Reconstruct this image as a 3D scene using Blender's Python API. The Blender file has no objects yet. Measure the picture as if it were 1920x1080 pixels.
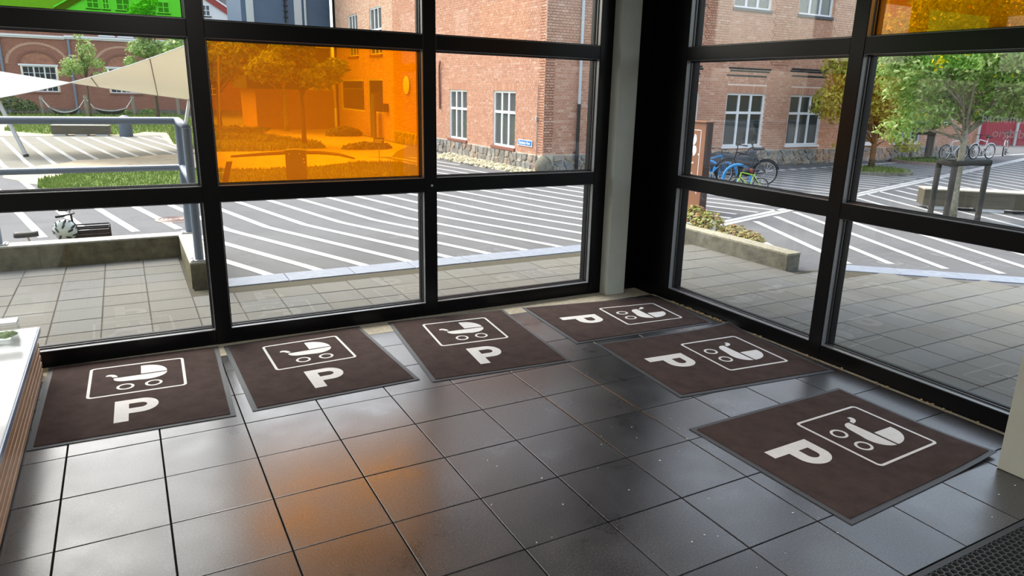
import bpy, bmesh, math, random
from mathutils import Vector, Matrix
from math import sin, cos, pi, radians, sqrt, hypot, atan2
random.seed(7)
SC = bpy.context.scene
COL = SC.collection

# ---------------------------------------------------------------- camera
cd = bpy.data.cameras.new('camera')
cam = bpy.data.objects.new('camera', cd)
COL.objects.link(cam)
SC.camera = cam
YAW, PIT, ROLL = 0.513910562, 0.271775334, 0.0257157686
fw = Vector((sin(YAW)*cos(PIT), cos(YAW)*cos(PIT), -sin(PIT)))
rt = Vector((cos(YAW), -sin(YAW), 0))
up = rt.cross(fw)
rt2 = cos(ROLL)*rt + sin(ROLL)*up
up2 = -sin(ROLL)*rt + cos(ROLL)*up
M = Matrix.Identity(4)
for i in range(3):
    M[i][0], M[i][1], M[i][2] = rt2[i], up2[i], -fw[i]
M.translation = Vector((0.40215, -3.65008, 1.72256))
cam.matrix_world = M
cd.sensor_width = 36.0
cd.sensor_fit = 'HORIZONTAL'
cd.lens = 1316.637/1920*36
cd.shift_x = -20/1920
cd.clip_start = 0.05
cd.clip_end = 500

# ---------------------------------------------------------------- light
world = bpy.data.worlds.new('sky')
SC.world = world
world.use_nodes = True
wn = world.node_tree.nodes
wl = world.node_tree.links
wn.clear()
sky = wn.new('ShaderNodeTexSky')
sky.sky_type = 'NISHITA'
sky.sun_disc = False
sky.sun_elevation = radians(52)
sky.sun_rotation = radians(-22)
sky.air_density = 1.2
sky.dust_density = 5.0
sky.ozone_density = 1.0
hsv = wn.new('ShaderNodeHueSaturation')
hsv.inputs['Saturation'].default_value = 0.62
bgn = wn.new('ShaderNodeBackground')
bgn.inputs['Strength'].default_value = 0.55
wo = wn.new('ShaderNodeOutputWorld')
wl.new(sky.outputs[0], hsv.inputs['Color'])
wl.new(hsv.outputs[0], bgn.inputs['Color'])
wl.new(bgn.outputs[0], wo.inputs['Surface'])

sd = bpy.data.lights.new('sun', 'SUN')
sd.energy = 0.55
sd.angle = radians(18)
sd.color = (1.0, 0.95, 0.87)
so = bpy.data.objects.new('sun', sd)
COL.objects.link(so)
so.rotation_euler = (-Vector((-0.25, 0.60, 1.0))).to_track_quat('-Z', 'Y').to_euler()
so.location = (-6, 6, 12)

# unseen fill lamps added to brighten the lobby (fixtures built with the ceiling)
FILL_LAMPS = [(-2.2, -1.8), (0.8, -2.6), (-2.2, -5.2), (0.8, -5.6)]
for (lx, ly) in FILL_LAMPS:
    ld = bpy.data.lights.new('ceiling_lamp', 'AREA')
    ld.shape = 'DISK'
    ld.size = 0.50
    ld.energy = 46
    ld.color = (1.0, 0.96, 0.90)
    lo = bpy.data.objects.new('ceiling_lamp_light', ld)
    COL.objects.link(lo)
    lo.location = (lx, ly, 3.035)

SC.view_settings.view_transform = 'Standard'
SC.view_settings.look = 'None'
SC.view_settings.exposure = 0.27
SC.view_settings.gamma = 1.0
SC.view_settings.use_curve_mapping = False
try:
    SC.cycles.use_denoising = True
    SC.cycles.max_bounces = 10
    SC.cycles.transparent_max_bounces = 24
    SC.cycles.sample_clamp_indirect = 6
    SC.cycles.caustics_reflective = False
    SC.cycles.caustics_refractive = False
except Exception:
    pass

# ---------------------------------------------------------------- helpers
def tag(o, label=None, cat=None, group=None, kind=None):
    if label: o['label'] = label
    if cat: o['category'] = cat
    if group: o['group'] = group
    if kind: o['kind'] = kind
    return o

def empty(name, loc=(0, 0, 0), rz=0, label=None, cat=None, group=None, kind=None, parent=None):
    o = bpy.data.objects.new(name, None)
    COL.objects.link(o)
    o.location = loc
    o.rotation_euler = (0, 0, rz)
    o.empty_display_size = 0.1
    if parent: o.parent = parent
    return tag(o, label, cat, group, kind)

def link_mesh(name, me, parent=None, loc=None, rz=0):
    o = bpy.data.objects.new(name, me)
    COL.objects.link(o)
    if parent: o.parent = parent
    if loc is not None: o.location = loc
    if rz: o.rotation_euler = (0, 0, rz)
    return o

def frame_of(d):
    d = Vector(d).normalized()
    a = Vector((0, 0, 1)) if abs(d.z) < 0.9 else Vector((1, 0, 0))
    x = d.cross(a).normalized()
    return x, d.cross(x).normalized()

class MB:
    def __init__(s):
        s.v, s.f, s.t = [], [], []
    def add(s, vs, fs, tone=None):
        b = len(s.v)
        s.v.extend([tuple(p) for p in vs])
        for f in fs:
            s.f.append([b+i for i in f])
            s.t.append(0.0 if tone is None else tone)
        return s
    def box(s, x0, x1, y0, y1, z0, z1, tone=None):
        return s.add([(x0,y0,z0),(x1,y0,z0),(x1,y1,z0),(x0,y1,z0),(x0,y0,z1),(x1,y0,z1),(x1,y1,z1),(x0,y1,z1)],
                     [(0,3,2,1),(4,5,6,7),(0,1,5,4),(1,2,6,5),(2,3,7,6),(3,0,4,7)], tone)
    def obox(s, o, ax, ay, az, tone=None):
        o, ax, ay, az = Vector(o), Vector(ax), Vector(ay), Vector(az)
        vs = [o, o+ax, o+ax+ay, o+ay, o+az, o+ax+az, o+ax+ay+az, o+ay+az]
        return s.add(vs, [(0,3,2,1),(4,5,6,7),(0,1,5,4),(1,2,6,5),(2,3,7,6),(3,0,4,7)], tone)
    def tube(s, pts, r, n=8, cap=True, tone=None):
        pts = [Vector(p) for p in pts]
        rs = r if isinstance(r, (list, tuple)) else [r]*len(pts)
        vs, fs = [], []
        x = None
        for i, p in enumerate(pts):
            d = (pts[min(i+1, len(pts)-1)] - pts[max(i-1, 0)])
            if x is None:
                x, y = frame_of(d)
            else:
                dn = d.normalized()
                x = (x - dn*x.dot(dn)).normalized()
                y = dn.cross(x)
            for k in range(n):
                a = 2*pi*k/n
                vs.append(p + x*(cos(a)*rs[i]) + y*(sin(a)*rs[i]))
        for i in range(len(pts)-1):
            for k in range(n):
                k2 = (k+1) % n
                fs.append((i*n+k, i*n+k2, (i+1)*n+k2, (i+1)*n+k))
        if cap:
            fs.append(tuple(range(n))[::-1])
            fs.append(tuple((len(pts)-1)*n+k for k in range(n)))
        return s.add(vs, fs, tone)
    def torus(s, c, axis, R, r, N=24, n=6, tone=None):
        c = Vector(c)
        x, y = frame_of(axis)
        d = Vector(axis).normalized()
        vs, fs = [], []
        for i in range(N):
            a = 2*pi*i/N
            e = x*cos(a)+y*sin(a)
            for k in range(n):
                b = 2*pi*k/n
                vs.append(c + e*(R+r*cos(b)) + d*(r*sin(b)))
        for i in range(N):
            for k in range(n):
                i2, k2 = (i+1) % N, (k+1) % n
                fs.append((i*n+k, i2*n+k, i2*n+k2, i*n+k2))
        return s.add(vs, fs, tone)
    def prism(s, poly, z0, z1, tone=None):
        n = len(poly)
        vs = [(p[0], p[1], z0) for p in poly] + [(p[0], p[1], z1) for p in poly]
        fs = [tuple(range(n))[::-1], tuple(range(n, 2*n))]
        for i in range(n):
            j = (i+1) % n
            fs.append((i, j, n+j, n+i))
        return s.add(vs, fs, tone)
    def slab(s, poly3, nrm, th, tone=None):
        nv = Vector(nrm)*th
        n = len(poly3)
        vs = [Vector(p) for p in poly3] + [Vector(p)+nv for p in poly3]
        fs = [tuple(range(n))[::-1], tuple(range(n, 2*n))]
        for i in range(n):
            j = (i+1) % n
            fs.append((i, j, n+j, n+i))
        return s.add(vs, fs, tone)
    def ball(s, c, rx, ry, rz, nu=12, nv=8, jit=0, tone=None):
        vs, fs = [], []
        for j in range(nv+1):
            t = pi*j/nv
            for i in range(nu):
                a = 2*pi*i/nu
                k = 1 + (random.uniform(-jit, jit) if jit and 0 < j < nv else 0)
                vs.append((c[0]+rx*sin(t)*cos(a)*k, c[1]+ry*sin(t)*sin(a)*k, c[2]+rz*cos(t)*k))
        for j in range(nv):
            for i in range(nu):
                i2 = (i+1) % nu
                fs.append((j*nu+i, (j+1)*nu+i, (j+1)*nu+i2, j*nu+i2))
        return s.add(vs, fs, tone)
    def mesh(s, name, mat, smooth=False, tones=False):
        me = bpy.data.meshes.new(name)
        me.from_pydata(s.v, [], s.f)
        if tones:
            at = me.attributes.new('tone', 'FLOAT', 'FACE')
            at.data.foreach_set('value', s.t)
        if smooth:
            me.polygons.foreach_set('use_smooth', [True]*len(me.polygons))
        for m in (mat if isinstance(mat, list) else [mat]):
            me.materials.append(m)
        me.update()
        return me
    def build(s, name, mat, parent=None, smooth=False, tones=False, kind=None, label=None, bevel=0, loc=None, rz=0):
        o = link_mesh(name, s.mesh(name, mat, smooth, tones), parent, loc, rz)
        if bevel:
            b = o.modifiers.new('bevel', 'BEVEL')
            b.width = bevel
            b.segments = 2
            b.limit_method = 'ANGLE'
        return tag(o, label, None, None, kind)

def text_mesh(name, body, size, mat, parent, mw, depth=0.002, align='LEFT', squeeze=1.0, bold=0.0):
    cu = bpy.data.curves.new(name, 'FONT')
    cu.body = body
    cu.size = size
    cu.extrude = depth
    cu.offset = bold
    cu.align_x = align
    cu.resolution_u = 3
    tmp = bpy.data.objects.new('tmp', cu)
    COL.objects.link(tmp)
    dg = bpy.context.evaluated_depsgraph_get()
    me = bpy.data.meshes.new_from_object(tmp.evaluated_get(dg))
    bpy.data.objects.remove(tmp)
    me.name = name
    me.materials.clear()
    me.materials.append(mat)
    me.transform(Matrix.Diagonal((squeeze, 1, 1, 1)))
    me.transform(mw)
    return link_mesh(name, me, parent)

def basis(o, x, y, z):
    m = Matrix.Identity(4)
    for i in range(3):
        m[i][0], m[i][1], m[i][2] = Vector(x)[i], Vector(y)[i], Vector(z)[i]
    m.translation = Vector(o)
    return m

# ---------------------------------------------------------------- materials
def new_mat(name):
    m = bpy.data.materials.new(name)
    m.use_nodes = True
    nt = m.node_tree
    b = nt.nodes['Principled BSDF']
    return m, nt, b

def ramp(nt, stops):
    r = nt.nodes.new('ShaderNodeValToRGB')
    cr = r.color_ramp
    while len(cr.elements) < len(stops):
        cr.elements.new(0.5)
    for e, (p, c) in zip(cr.elements, stops):
        e.position = p
        e.color = (c[0], c[1], c[2], 1)
    return r

def noise(nt, scale, detail=4, rough=0.6, coord='Object', vec=None):
    n = nt.nodes.new('ShaderNodeTexNoise')
    n.inputs['Scale'].default_value = scale
    n.inputs['Detail'].default_value = detail
    n.inputs['Roughness'].default_value = rough
    if vec is None:
        tc = nt.nodes.new('ShaderNodeTexCoord')
        nt.links.new(tc.outputs[coord], n.inputs['Vector'])
    else:
        nt.links.new(vec, n.inputs['Vector'])
    return n

def mat(name, col, rough=0.5, metal=0, spec=0.5, var=0.0, scale=8, bump=0, bscale=60, trans=0, coord='Object', speck=None):
    m, nt, b = new_mat(name)
    b.inputs['Roughness'].default_value = rough
    b.inputs['Metallic'].default_value = metal
    b.inputs['Specular IOR Level'].default_value = spec
    b.inputs['Base Color'].default_value = (*col, 1)
    if var:
        n = noise(nt, scale, 5, 0.65, coord)
        lo = [max(0, c*(1-var)) for c in col]
        hi = [min(1, c*(1+var)) for c in col]
        r = ramp(nt, [(0.3, lo), (0.7, hi)])
        nt.links.new(n.outputs['Fac'], r.inputs['Fac'])
        out = r.outputs['Color']
        if speck:
            n2 = noise(nt, speck[0], 2, 0.5, coord)
            r2 = ramp(nt, [(speck[1], (1, 1, 1)), (speck[1]+0.12, (speck[2],)*3)])
            nt.links.new(n2.outputs['Fac'], r2.inputs['Fac'])
            mx = nt.nodes.new('ShaderNodeMix')
            mx.data_type = 'RGBA'
            mx.blend_type = 'MULTIPLY'
            mx.inputs[0].default_value = 1
            nt.links.new(out, mx.inputs[6])
            nt.links.new(r2.outputs['Color'], mx.inputs[7])
            out = mx.outputs[2]
        nt.links.new(out, b.inputs['Base Color'])
    if bump:
        n = noise(nt, bscale, 4, 0.6, coord)
        bp = nt.nodes.new('ShaderNodeBump')
        bp.inputs['Strength'].default_value = bump
        bp.inputs['Distance'].default_value = 0.01
        nt.links.new(n.outputs['Fac'], bp.inputs['Height'])
        nt.links.new(bp.outputs['Normal'], b.inputs['Normal'])
    return m

def tone_mat(name, stops, rough=0.85, spec=0.3, use_random=False, translucent=0, bump=0, bscale=80, grain=0):
    m, nt, b = new_mat(name)
    b.inputs['Roughness'].default_value = rough
    b.inputs['Specular IOR Level'].default_value = spec
    r = ramp(nt, stops)
    if use_random:
        oi = nt.nodes.new('ShaderNodeObjectInfo')
        nt.links.new(oi.outputs['Random'], r.inputs['Fac'])
    else:
        a = nt.nodes.new('ShaderNodeAttribute')
        a.attribute_name = 'tone'
        nt.links.new(a.outputs['Fac'], r.inputs['Fac'])
    out = r.outputs['Color']
    if grain:
        n = noise(nt, bscale, 4)
        rr = ramp(nt, [(0.3, (1-grain,)*3), (0.7, (1+grain,)*3)])
        nt.links.new(n.outputs['Fac'], rr.inputs['Fac'])
        mx = nt.nodes.new('ShaderNodeMix')
        mx.data_type = 'RGBA'
        mx.blend_type = 'MULTIPLY'
        mx.inputs[0].default_value = 1
        nt.links.new(out, mx.inputs[6])
        nt.links.new(rr.outputs['Color'], mx.inputs[7])
        out = mx.outputs[2]
    nt.links.new(out, b.inputs['Base Color'])
    if bump:
        n = noise(nt, bscale, 4)
        bp = nt.nodes.new('ShaderNodeBump')
        bp.inputs['Strength'].default_value = bump
        bp.inputs['Distance'].default_value = 0.01
        nt.links.new(n.outputs['Fac'], bp.inputs['Height'])
        nt.links.new(bp.outputs['Normal'], b.inputs['Normal'])
    if translucent:
        tr = nt.nodes.new('ShaderNodeBsdfTranslucent')
        nt.links.new(out, tr.inputs['Color'])
        ms = nt.nodes.new('ShaderNodeMixShader')
        ms.inputs[0].default_value = translucent
        nt.links.new(b.outputs[0], ms.inputs[1])
        nt.links.new(tr.outputs[0], ms.inputs[2])
        nt.links.new(ms.outputs[0], nt.nodes['Material Output'].inputs['Surface'])
    return m

def glass_mat(name, tint, refl=0.9, scatter=0.0, scol=(1, 1, 1)):
    m, nt, b = new_mat(name)
    nt.nodes.remove(b)
    t = nt.nodes.new('ShaderNodeBsdfTransparent')
    t.inputs['Color'].default_value = (*[sqrt(c) for c in tint], 1)
    g = nt.nodes.new('ShaderNodeBsdfGlossy')
    g.inputs['Roughness'].default_value = 0.0
    g.inputs['Color'].default_value = (refl, refl, refl, 1)
    lw = nt.nodes.new('ShaderNodeLayerWeight')
    lw.inputs['Blend'].default_value = 0.5
    pw_ = nt.nodes.new('ShaderNodeMath')
    pw_.operation = 'POWER'
    pw_.inputs[1].default_value = 5.0
    nt.links.new(lw.outputs['Facing'], pw_.inputs[0])
    ma = nt.nodes.new('ShaderNodeMath')
    ma.operation = 'MULTIPLY_ADD'
    ma.inputs[1].default_value = 0.96
    ma.inputs[2].default_value = 0.035
    nt.links.new(pw_.outputs[0], ma.inputs[0])
    ms = nt.nodes.new('ShaderNodeMixShader')
    nt.links.new(ma.outputs[0], ms.inputs[0])
    src = t.outputs[0]
    if scatter:
        tl = nt.nodes.new('ShaderNodeBsdfTranslucent')
        tl.inputs['Color'].default_value = (*scol, 1)
        m2 = nt.nodes.new('ShaderNodeMixShader')
        m2.inputs[0].default_value = scatter
        nt.links.new(t.outputs[0], m2.inputs[1])
        nt.links.new(tl.outputs[0], m2.inputs[2])
        src = m2.outputs[0]
    nt.links.new(src, ms.inputs[1])
    nt.links.new(g.outputs[0], ms.inputs[2])
    nt.links.new(ms.outputs[0], nt.nodes['Material Output'].inputs['Surface'])
    return m

def tile_mat():
    m, nt, b = new_mat('floor_tile')
    tc = nt.nodes.new('ShaderNodeTexCoord')
    geo = nt.nodes.new('ShaderNodeNewGeometry')
    n1 = noise(nt, 3.2, 3, 0.6, vec=geo.outputs['Position'])
    n2 = noise(nt, 125, 3, 0.75, vec=geo.outputs['Position'])
    n3 = noise(nt, 90, 2, 0.5, vec=geo.outputs['Position'])
    r1 = ramp(nt, [(0.3, (0.036, 0.036, 0.039)), (0.7, (0.056, 0.056, 0.060))])
    nt.links.new(n1.outputs['Fac'], r1.inputs['Fac'])
    r2 = ramp(nt, [(0.36, (0.45, 0.45, 0.45)), (0.55, (1.1, 1.1, 1.1)), (0.68, (2.3, 2.3, 2.3))])
    nt.links.new(n2.outputs['Fac'], r2.inputs['Fac'])
    mx = nt.nodes.new('ShaderNodeMix')
    mx.data_type = 'RGBA'
    mx.blend_type = 'MULTIPLY'
    mx.inputs[0].default_value = 1
    nt.links.new(r1.outputs['Color'], mx.inputs[6])
    nt.links.new(r2.outputs['Color'], mx.inputs[7])
    oi = nt.nodes.new('ShaderNodeObjectInfo')
    r4 = ramp(nt, [(0, (0.78, 0.78, 0.80)), (1, (1.22, 1.20, 1.18))])
    nt.links.new(oi.outputs['Random'], r4.inputs['Fac'])
    mx2 = nt.nodes.new('ShaderNodeMix')
    mx2.data_type = 'RGBA'
    mx2.blend_type = 'MULTIPLY'
    mx2.inputs[0].default_value = 1
    nt.links.new(mx.outputs[2], mx2.inputs[6])
    nt.links.new(r4.outputs['Color'], mx2.inputs[7])
    nt.links.new(mx2.outputs[2], b.inputs['Base Color'])
    rr = nt.nodes.new('ShaderNodeMapRange')
    rr.inputs['From Min'].default_value = 0.3
    rr.inputs['From Max'].default_value = 0.7
    rr.inputs['To Min'].default_value = 0.25
    rr.inputs['To Max'].default_value = 0.36
    nt.links.new(n1.outputs['Fac'], rr.inputs['Value'])
    nt.links.new(rr.outputs[0], b.inputs['Roughness'])
    b.inputs['Specular IOR Level'].default_value = 0.9
    b.inputs['IOR'].default_value = 1.68
    bp = nt.nodes.new('ShaderNodeBump')
    bp.inputs['Strength'].default_value = 0.05
    bp.inputs['Distance'].default_value = 0.003
    nt.links.new(n2.outputs['Fac'], bp.inputs['Height'])
    nt.nodes.remove(bp)
    return m

def wood_mat(name, c1, c2, scale=(2, 40, 40), rough=0.6):
    m, nt, b = new_mat(name)
    tc = nt.nodes.new('ShaderNodeTexCoord')
    mp = nt.nodes.new('ShaderNodeMapping')
    mp.inputs['Scale'].default_value = scale
    nt.links.new(tc.outputs['Object'], mp.inputs['Vector'])
    n = noise(nt, 1.0, 6, 0.65, vec=mp.outputs[0])
    r = ramp(nt, [(0.3, c1), (0.7, c2)])
    nt.links.new(n.outputs['Fac'], r.inputs['Fac'])
    nt.links.new(r.outputs['Color'], b.inputs['Base Color'])
    b.inputs['Roughness'].default_value = rough
    return m

MAT = {}
MAT['frame'] = mat('black_painted_metal', (0.0025, 0.0025, 0.003), 0.30, spec=0.22)
MAT['bead'] = mat('dark_glazing_bead', (0.022, 0.022, 0.024), 0.25, spec=0.7)
MAT['lining'] = mat('satin_grey_metal_lining', (0.20, 0.21, 0.225), 0.22, spec=0.9)  # paler than the frame: highlight put into the reveal colour
MAT['gasket'] = mat('rubber_gasket', (0.004, 0.004, 0.004), 0.6, spec=0.2)
MAT['glass'] = glass_mat('clear_glass', (0.90, 0.92, 0.90))
MAT['orange'] = glass_mat('orange_glass', (1.0, 0.375, 0.001), scatter=0.16, scol=(1.0, 0.38, 0.0))
MAT['green'] = glass_mat('green_glass', (0.16, 0.80, 0.05), scatter=0.04, scol=(0.2, 0.9, 0.05))
MAT['tile'] = tile_mat()
MAT['grout'] = mat('dark_grout', (0.012, 0.012, 0.012), 0.9, spec=0.1)
MAT['screed'] = mat('sandy_screed', (0.42, 0.38, 0.29), 0.85, var=0.25, scale=30, bump=0.2, bscale=120)
MAT['column'] = mat('grey_column_paint', (0.43, 0.455, 0.40), 0.5, var=0.05, scale=6, bump=0.12, bscale=40)
MAT['inner_wall'] = mat('inner_wall_paint', (0.45, 0.44, 0.42), 0.8)
MAT['ceiling'] = mat('ceiling_paint', (0.42, 0.42, 0.41), 0.85)
MAT['pile'] = mat('brown_mat_pile', (0.084, 0.058, 0.052), 0.95, spec=0.15, var=0.22, scale=9, bump=0.6, bscale=420)
MAT['rubber'] = mat('grey_rubber_border', (0.085, 0.09, 0.10), 0.55, spec=0.4)
MAT['print'] = mat('white_print', (0.86, 0.85, 0.83), 0.8, spec=0.2, var=0.05, scale=40)
MAT['honey'] = mat('black_rubber_honeycomb', (0.048, 0.050, 0.052), 0.5, spec=0.5)
MAT['pit'] = mat('black_mat_base', (0.006, 0.006, 0.006), 0.9, spec=0.1)
MAT['white_top'] = mat('white_laminate', (0.82, 0.83, 0.84), 0.12, spec=0.5)
MAT['blue_edge'] = mat('blue_grey_edge', (0.20, 0.28, 0.42), 0.3)
MAT['slat'] = wood_mat('oiled_slat_wood', (0.36, 0.19, 0.10), (0.58, 0.36, 0.21), (30, 2, 30), 0.45)
MAT['crumb'] = mat('crumbs', (0.42, 0.31, 0.18), 0.9)
MAT['acrylic'] = glass_mat('clear_acrylic', (0.93, 0.95, 0.94))
MAT['white'] = mat('white_paint', (0.78, 0.79, 0.80), 0.45)
MAT['moss'] = mat('model_greenery', (0.22, 0.30, 0.14), 0.9, var=0.4, scale=40)
MAT['asphalt'] = mat('asphalt', (0.122, 0.125, 0.131), 0.9, spec=0.25, var=0.14, scale=0.9, bump=0.3, bscale=260, speck=(230, 0.56, 0.72))
MAT['stripe'] = mat('white_road_paint', (0.43, 0.44, 0.44), 0.7, spec=0.3, var=0.06, scale=5)
MAT['paver'] = tone_mat('concrete_paver', [(0, (0.150, 0.148, 0.133)), (0.35, (0.158, 0.157, 0.143)), (0.7, (0.154, 0.158, 0.152)), (1, (0.170, 0.164, 0.143))], 0.88, 0.25, use_random=True, bump=0.25, bscale=120, grain=0.16)
MAT['paver_far'] = tone_mat('concrete_paver_far', [(0, (0.150, 0.148, 0.133)), (0.5, (0.158, 0.157, 0.143)), (1, (0.170, 0.164, 0.143))], 0.88, 0.25, grain=0.16)
MAT['bed'] = mat('paving_joint_sand', (0.085, 0.08, 0.06), 0.95, spec=0.1)
MAT['kerb'] = mat('blue_grey_granite', (0.20, 0.232, 0.285), 0.7, var=0.12, scale=14, bump=0.15, bscale=160)
MAT['concrete'] = mat('weathered_concrete', (0.17, 0.16, 0.125), 0.9, spec=0.2, var=0.35, scale=9, bump=0.5, bscale=90)
MAT['concrete_moss'] = mat('mossy_concrete', (0.155, 0.14, 0.08), 0.9, spec=0.2, var=0.5, scale=7, bump=0.5, bscale=70)
MAT['pipe'] = mat('blue_grey_steel_paint', (0.185, 0.235, 0.30), 0.35, spec=0.5)
MAT['galv'] = mat('galvanised_steel', (0.45, 0.47, 0.48), 0.45, metal=0.5, var=0.15, scale=40)
MAT['grass'] = tone_mat('grass_blades', [(0, (0.065, 0.13, 0.022)), (0.5, (0.135, 0.215, 0.04)), (0.85, (0.25, 0.29, 0.085)), (1, (0.42, 0.38, 0.19))], 0.7, 0.2, translucent=0.25)
MAT['turf'] = mat('turf_soil', (0.11, 0.16, 0.04), 0.95, spec=0.1, var=0.5, scale=5)
MAT['sand'] = mat('pale_sand', (0.43, 0.37, 0.27), 0.95, spec=0.1, var=0.22, scale=4, bump=0.4, bscale=60)
MAT['gravel'] = mat('rubble_gravel', (0.50, 0.45, 0.33), 0.95, spec=0.1, var=0.45, scale=22, bump=0.9, bscale=30)
BR = [(0, (0.42, 0.205, 0.13)), (0.35, (0.53, 0.285, 0.19)), (0.6, (0.48, 0.24, 0.155)), (0.85, (0.60, 0.37, 0.27)), (0.93, (0.30, 0.14, 0.09)), (0.97, (0.035, 0.03, 0.03))]
MAT['brick'] = tone_mat('red_brick', BR, 0.9, 0.2, grain=0.15, bscale=60)
MAT['brick_r'] = tone_mat('red_brick_near', BR[:4], 0.9, 0.2, use_random=True, grain=0.15, bscale=60)
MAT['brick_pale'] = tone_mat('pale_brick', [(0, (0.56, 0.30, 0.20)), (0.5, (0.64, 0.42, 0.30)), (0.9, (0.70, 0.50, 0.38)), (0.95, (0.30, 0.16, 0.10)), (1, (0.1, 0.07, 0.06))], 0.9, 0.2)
MAT['arch_brick'] = mat('pale_arch_brick', (0.50, 0.30, 0.20), 0.9, var=0.15, scale=8)
MAT['mortar'] = mat('lime_mortar', (0.78, 0.64, 0.54), 0.95, spec=0.1, var=0.1, scale=10)
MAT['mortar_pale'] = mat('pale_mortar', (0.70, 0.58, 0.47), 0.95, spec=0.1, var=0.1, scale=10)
MAT['stone'] = tone_mat('field_stone', [(0, (0.20, 0.19, 0.17)), (0.3, (0.30, 0.26, 0.21)), (0.55, (0.24, 0.25, 0.25)), (0.8, (0.38, 0.32, 0.25)), (1, (0.29, 0.22, 0.18))], 0.85, 0.3, use_random=True, bump=0.5, bscale=18, grain=0.25)
MAT['stone_mortar'] = mat('pale_stone_mortar', (0.55, 0.50, 0.40), 0.95, spec=0.1)
MAT['darkglass'] = mat('dark_window_glass', (0.025, 0.035, 0.035), 0.03, spec=0.9)
MAT['greyglass'] = mat('grey_window_glass', (0.10, 0.115, 0.115), 0.05, spec=0.9)
MAT['slate'] = mat('dark_sill_slate', (0.07, 0.075, 0.085), 0.5)
MAT['redsill'] = mat('red_tile_sill', (0.23, 0.09, 0.06), 0.7)
MAT['cladding'] = mat('blue_grey_cladding', (0.075, 0.125, 0.20), 0.35, spec=0.4, var=0.10, scale=1.5)
MAT['palegrey'] = mat('pale_grey_cladding', (0.50, 0.55, 0.57), 0.5)
MAT['zincroof'] = mat('weathered_zinc_roof', (0.22, 0.22, 0.22), 0.6, var=0.2, scale=3)
MAT['rooftile'] = mat('red_roof_tile', (0.27, 0.10, 0.065), 0.8, var=0.3, scale=6, bump=0.6, bscale=14)
MAT['oxide'] = mat('red_oxide_paint', (0.33, 0.045, 0.035), 0.5)
MAT['leaf'] = tone_mat('green_leaves', [(0, (0.07, 0.16, 0.025)), (0.4, (0.17, 0.32, 0.05)), (0.75, (0.34, 0.48, 0.13)), (0.95, (0.55, 0.63, 0.30)), (1, (0.95, 0.74, 0.01))], 0.5, 0.4, translucent=0.35)
MAT['leaf_yellow'] = tone_mat('yellow_green_leaves', [(0, (0.22, 0.20, 0.025)), (0.4, (0.38, 0.36, 0.045)), (0.75, (0.50, 0.52, 0.08)), (1, (0.55, 0.33, 0.04))], 0.5, 0.4, translucent=0.35)
MAT['leaf_dark'] = tone_mat('dark_green_leaves', [(0, (0.03, 0.07, 0.015)), (0.6, (0.08, 0.15, 0.03)), (1, (0.2, 0.26, 0.07))], 0.5, 0.4, translucent=0.25)
MAT['leaf_sedum'] = tone_mat('sedum_leaves', [(0, (0.16, 0.20, 0.05)), (0.5, (0.32, 0.34, 0.09)), (0.8, (0.40, 0.24, 0.10)), (1, (0.34, 0.10, 0.08))], 0.6, 0.3, translucent=0.2)
MAT['bark'] = mat('grey_bark', (0.30, 0.28, 0.20), 0.9, var=0.4, scale=18, bump=0.8, bscale=40)
MAT['bark_dark'] = mat('dark_bark', (0.10, 0.07, 0.04), 0.9, var=0.4, scale=18, bump=0.8, bscale=40)
MAT['stake'] = wood_mat('weathered_round_timber', (0.014, 0.013, 0.011), (0.045, 0.042, 0.034), (40, 40, 3), 0.85)
MAT['post'] = wood_mat('grey_post_wood', (0.22, 0.19, 0.14), (0.36, 0.32, 0.24), (40, 40, 3), 0.85)
MAT['beam'] = wood_mat('weathered_bench_timber', (0.065, 0.056, 0.038), (0.135, 0.118, 0.080), (2, 30, 60), 0.85)
MAT['corten'] = mat('brown_sign_paint', (0.23, 0.095, 0.045), 0.5, var=0.08, scale=3)
MAT['corten_dark'] = mat('dark_brown_sign_side', (0.05, 0.022, 0.016), 0.5)
MAT['signblue'] = mat('street_sign_blue', (0.01, 0.17, 0.48), 0.4)
MAT['hoopblue'] = mat('bright_blue_paint', (0.03, 0.27, 0.62), 0.35)
MAT['black'] = mat('black_rubber', (0.012, 0.012, 0.013), 0.55)
MAT['blackgloss'] = mat('black_gloss', (0.015, 0.016, 0.02), 0.25)
MAT['chrome'] = mat('bright_metal', (0.6, 0.6, 0.6), 0.3, metal=0.9)
MAT['lime'] = mat('lime_green_paint', (0.40, 0.72, 0.04), 0.35)
MAT['maroon'] = mat('maroon_paint', (0.22, 0.02, 0.03), 0.35)
MAT['pink'] = mat('pink_plastic', (0.62, 0.10, 0.36), 0.4)
MAT['helmet'] = mat('pale_mint_helmet_shell', (0.66, 0.76, 0.73), 0.3)
MAT['wicker'] = mat('dark_brown_wicker', (0.045, 0.028, 0.026), 0.8, var=0.4, scale=60)
MAT['sail'] = tone_mat('sail_cloth', [(0, (0.60, 0.545, 0.42)), (1, (0.60, 0.545, 0.42))], 0.9, 0.1, translucent=0.16)
MAT['strap'] = mat('brown_strap', (0.16, 0.12, 0.05), 0.8)
MAT['tarp'] = mat('dark_grey_cover', (0.030, 0.034, 0.042), 0.45, var=0.3, scale=5)
MAT['bin'] = mat('slate_blue_bin', (0.07, 0.095, 0.125), 0.5)
MAT['rope'] = mat('white_rope', (0.65, 0.63, 0.58), 0.9)
MAT['net'] = mat('dark_net', (0.05, 0.06, 0.065), 0.9)
MAT['fencered'] = mat('red_board_paint', (0.33, 0.03, 0.05), 0.6, var=0.15, scale=6)
MAT['letters'] = glass_mat('frosted_lettering', (0.8, 0.8, 0.78), scatter=0.22, scol=(0.65, 0.63, 0.60))
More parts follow.
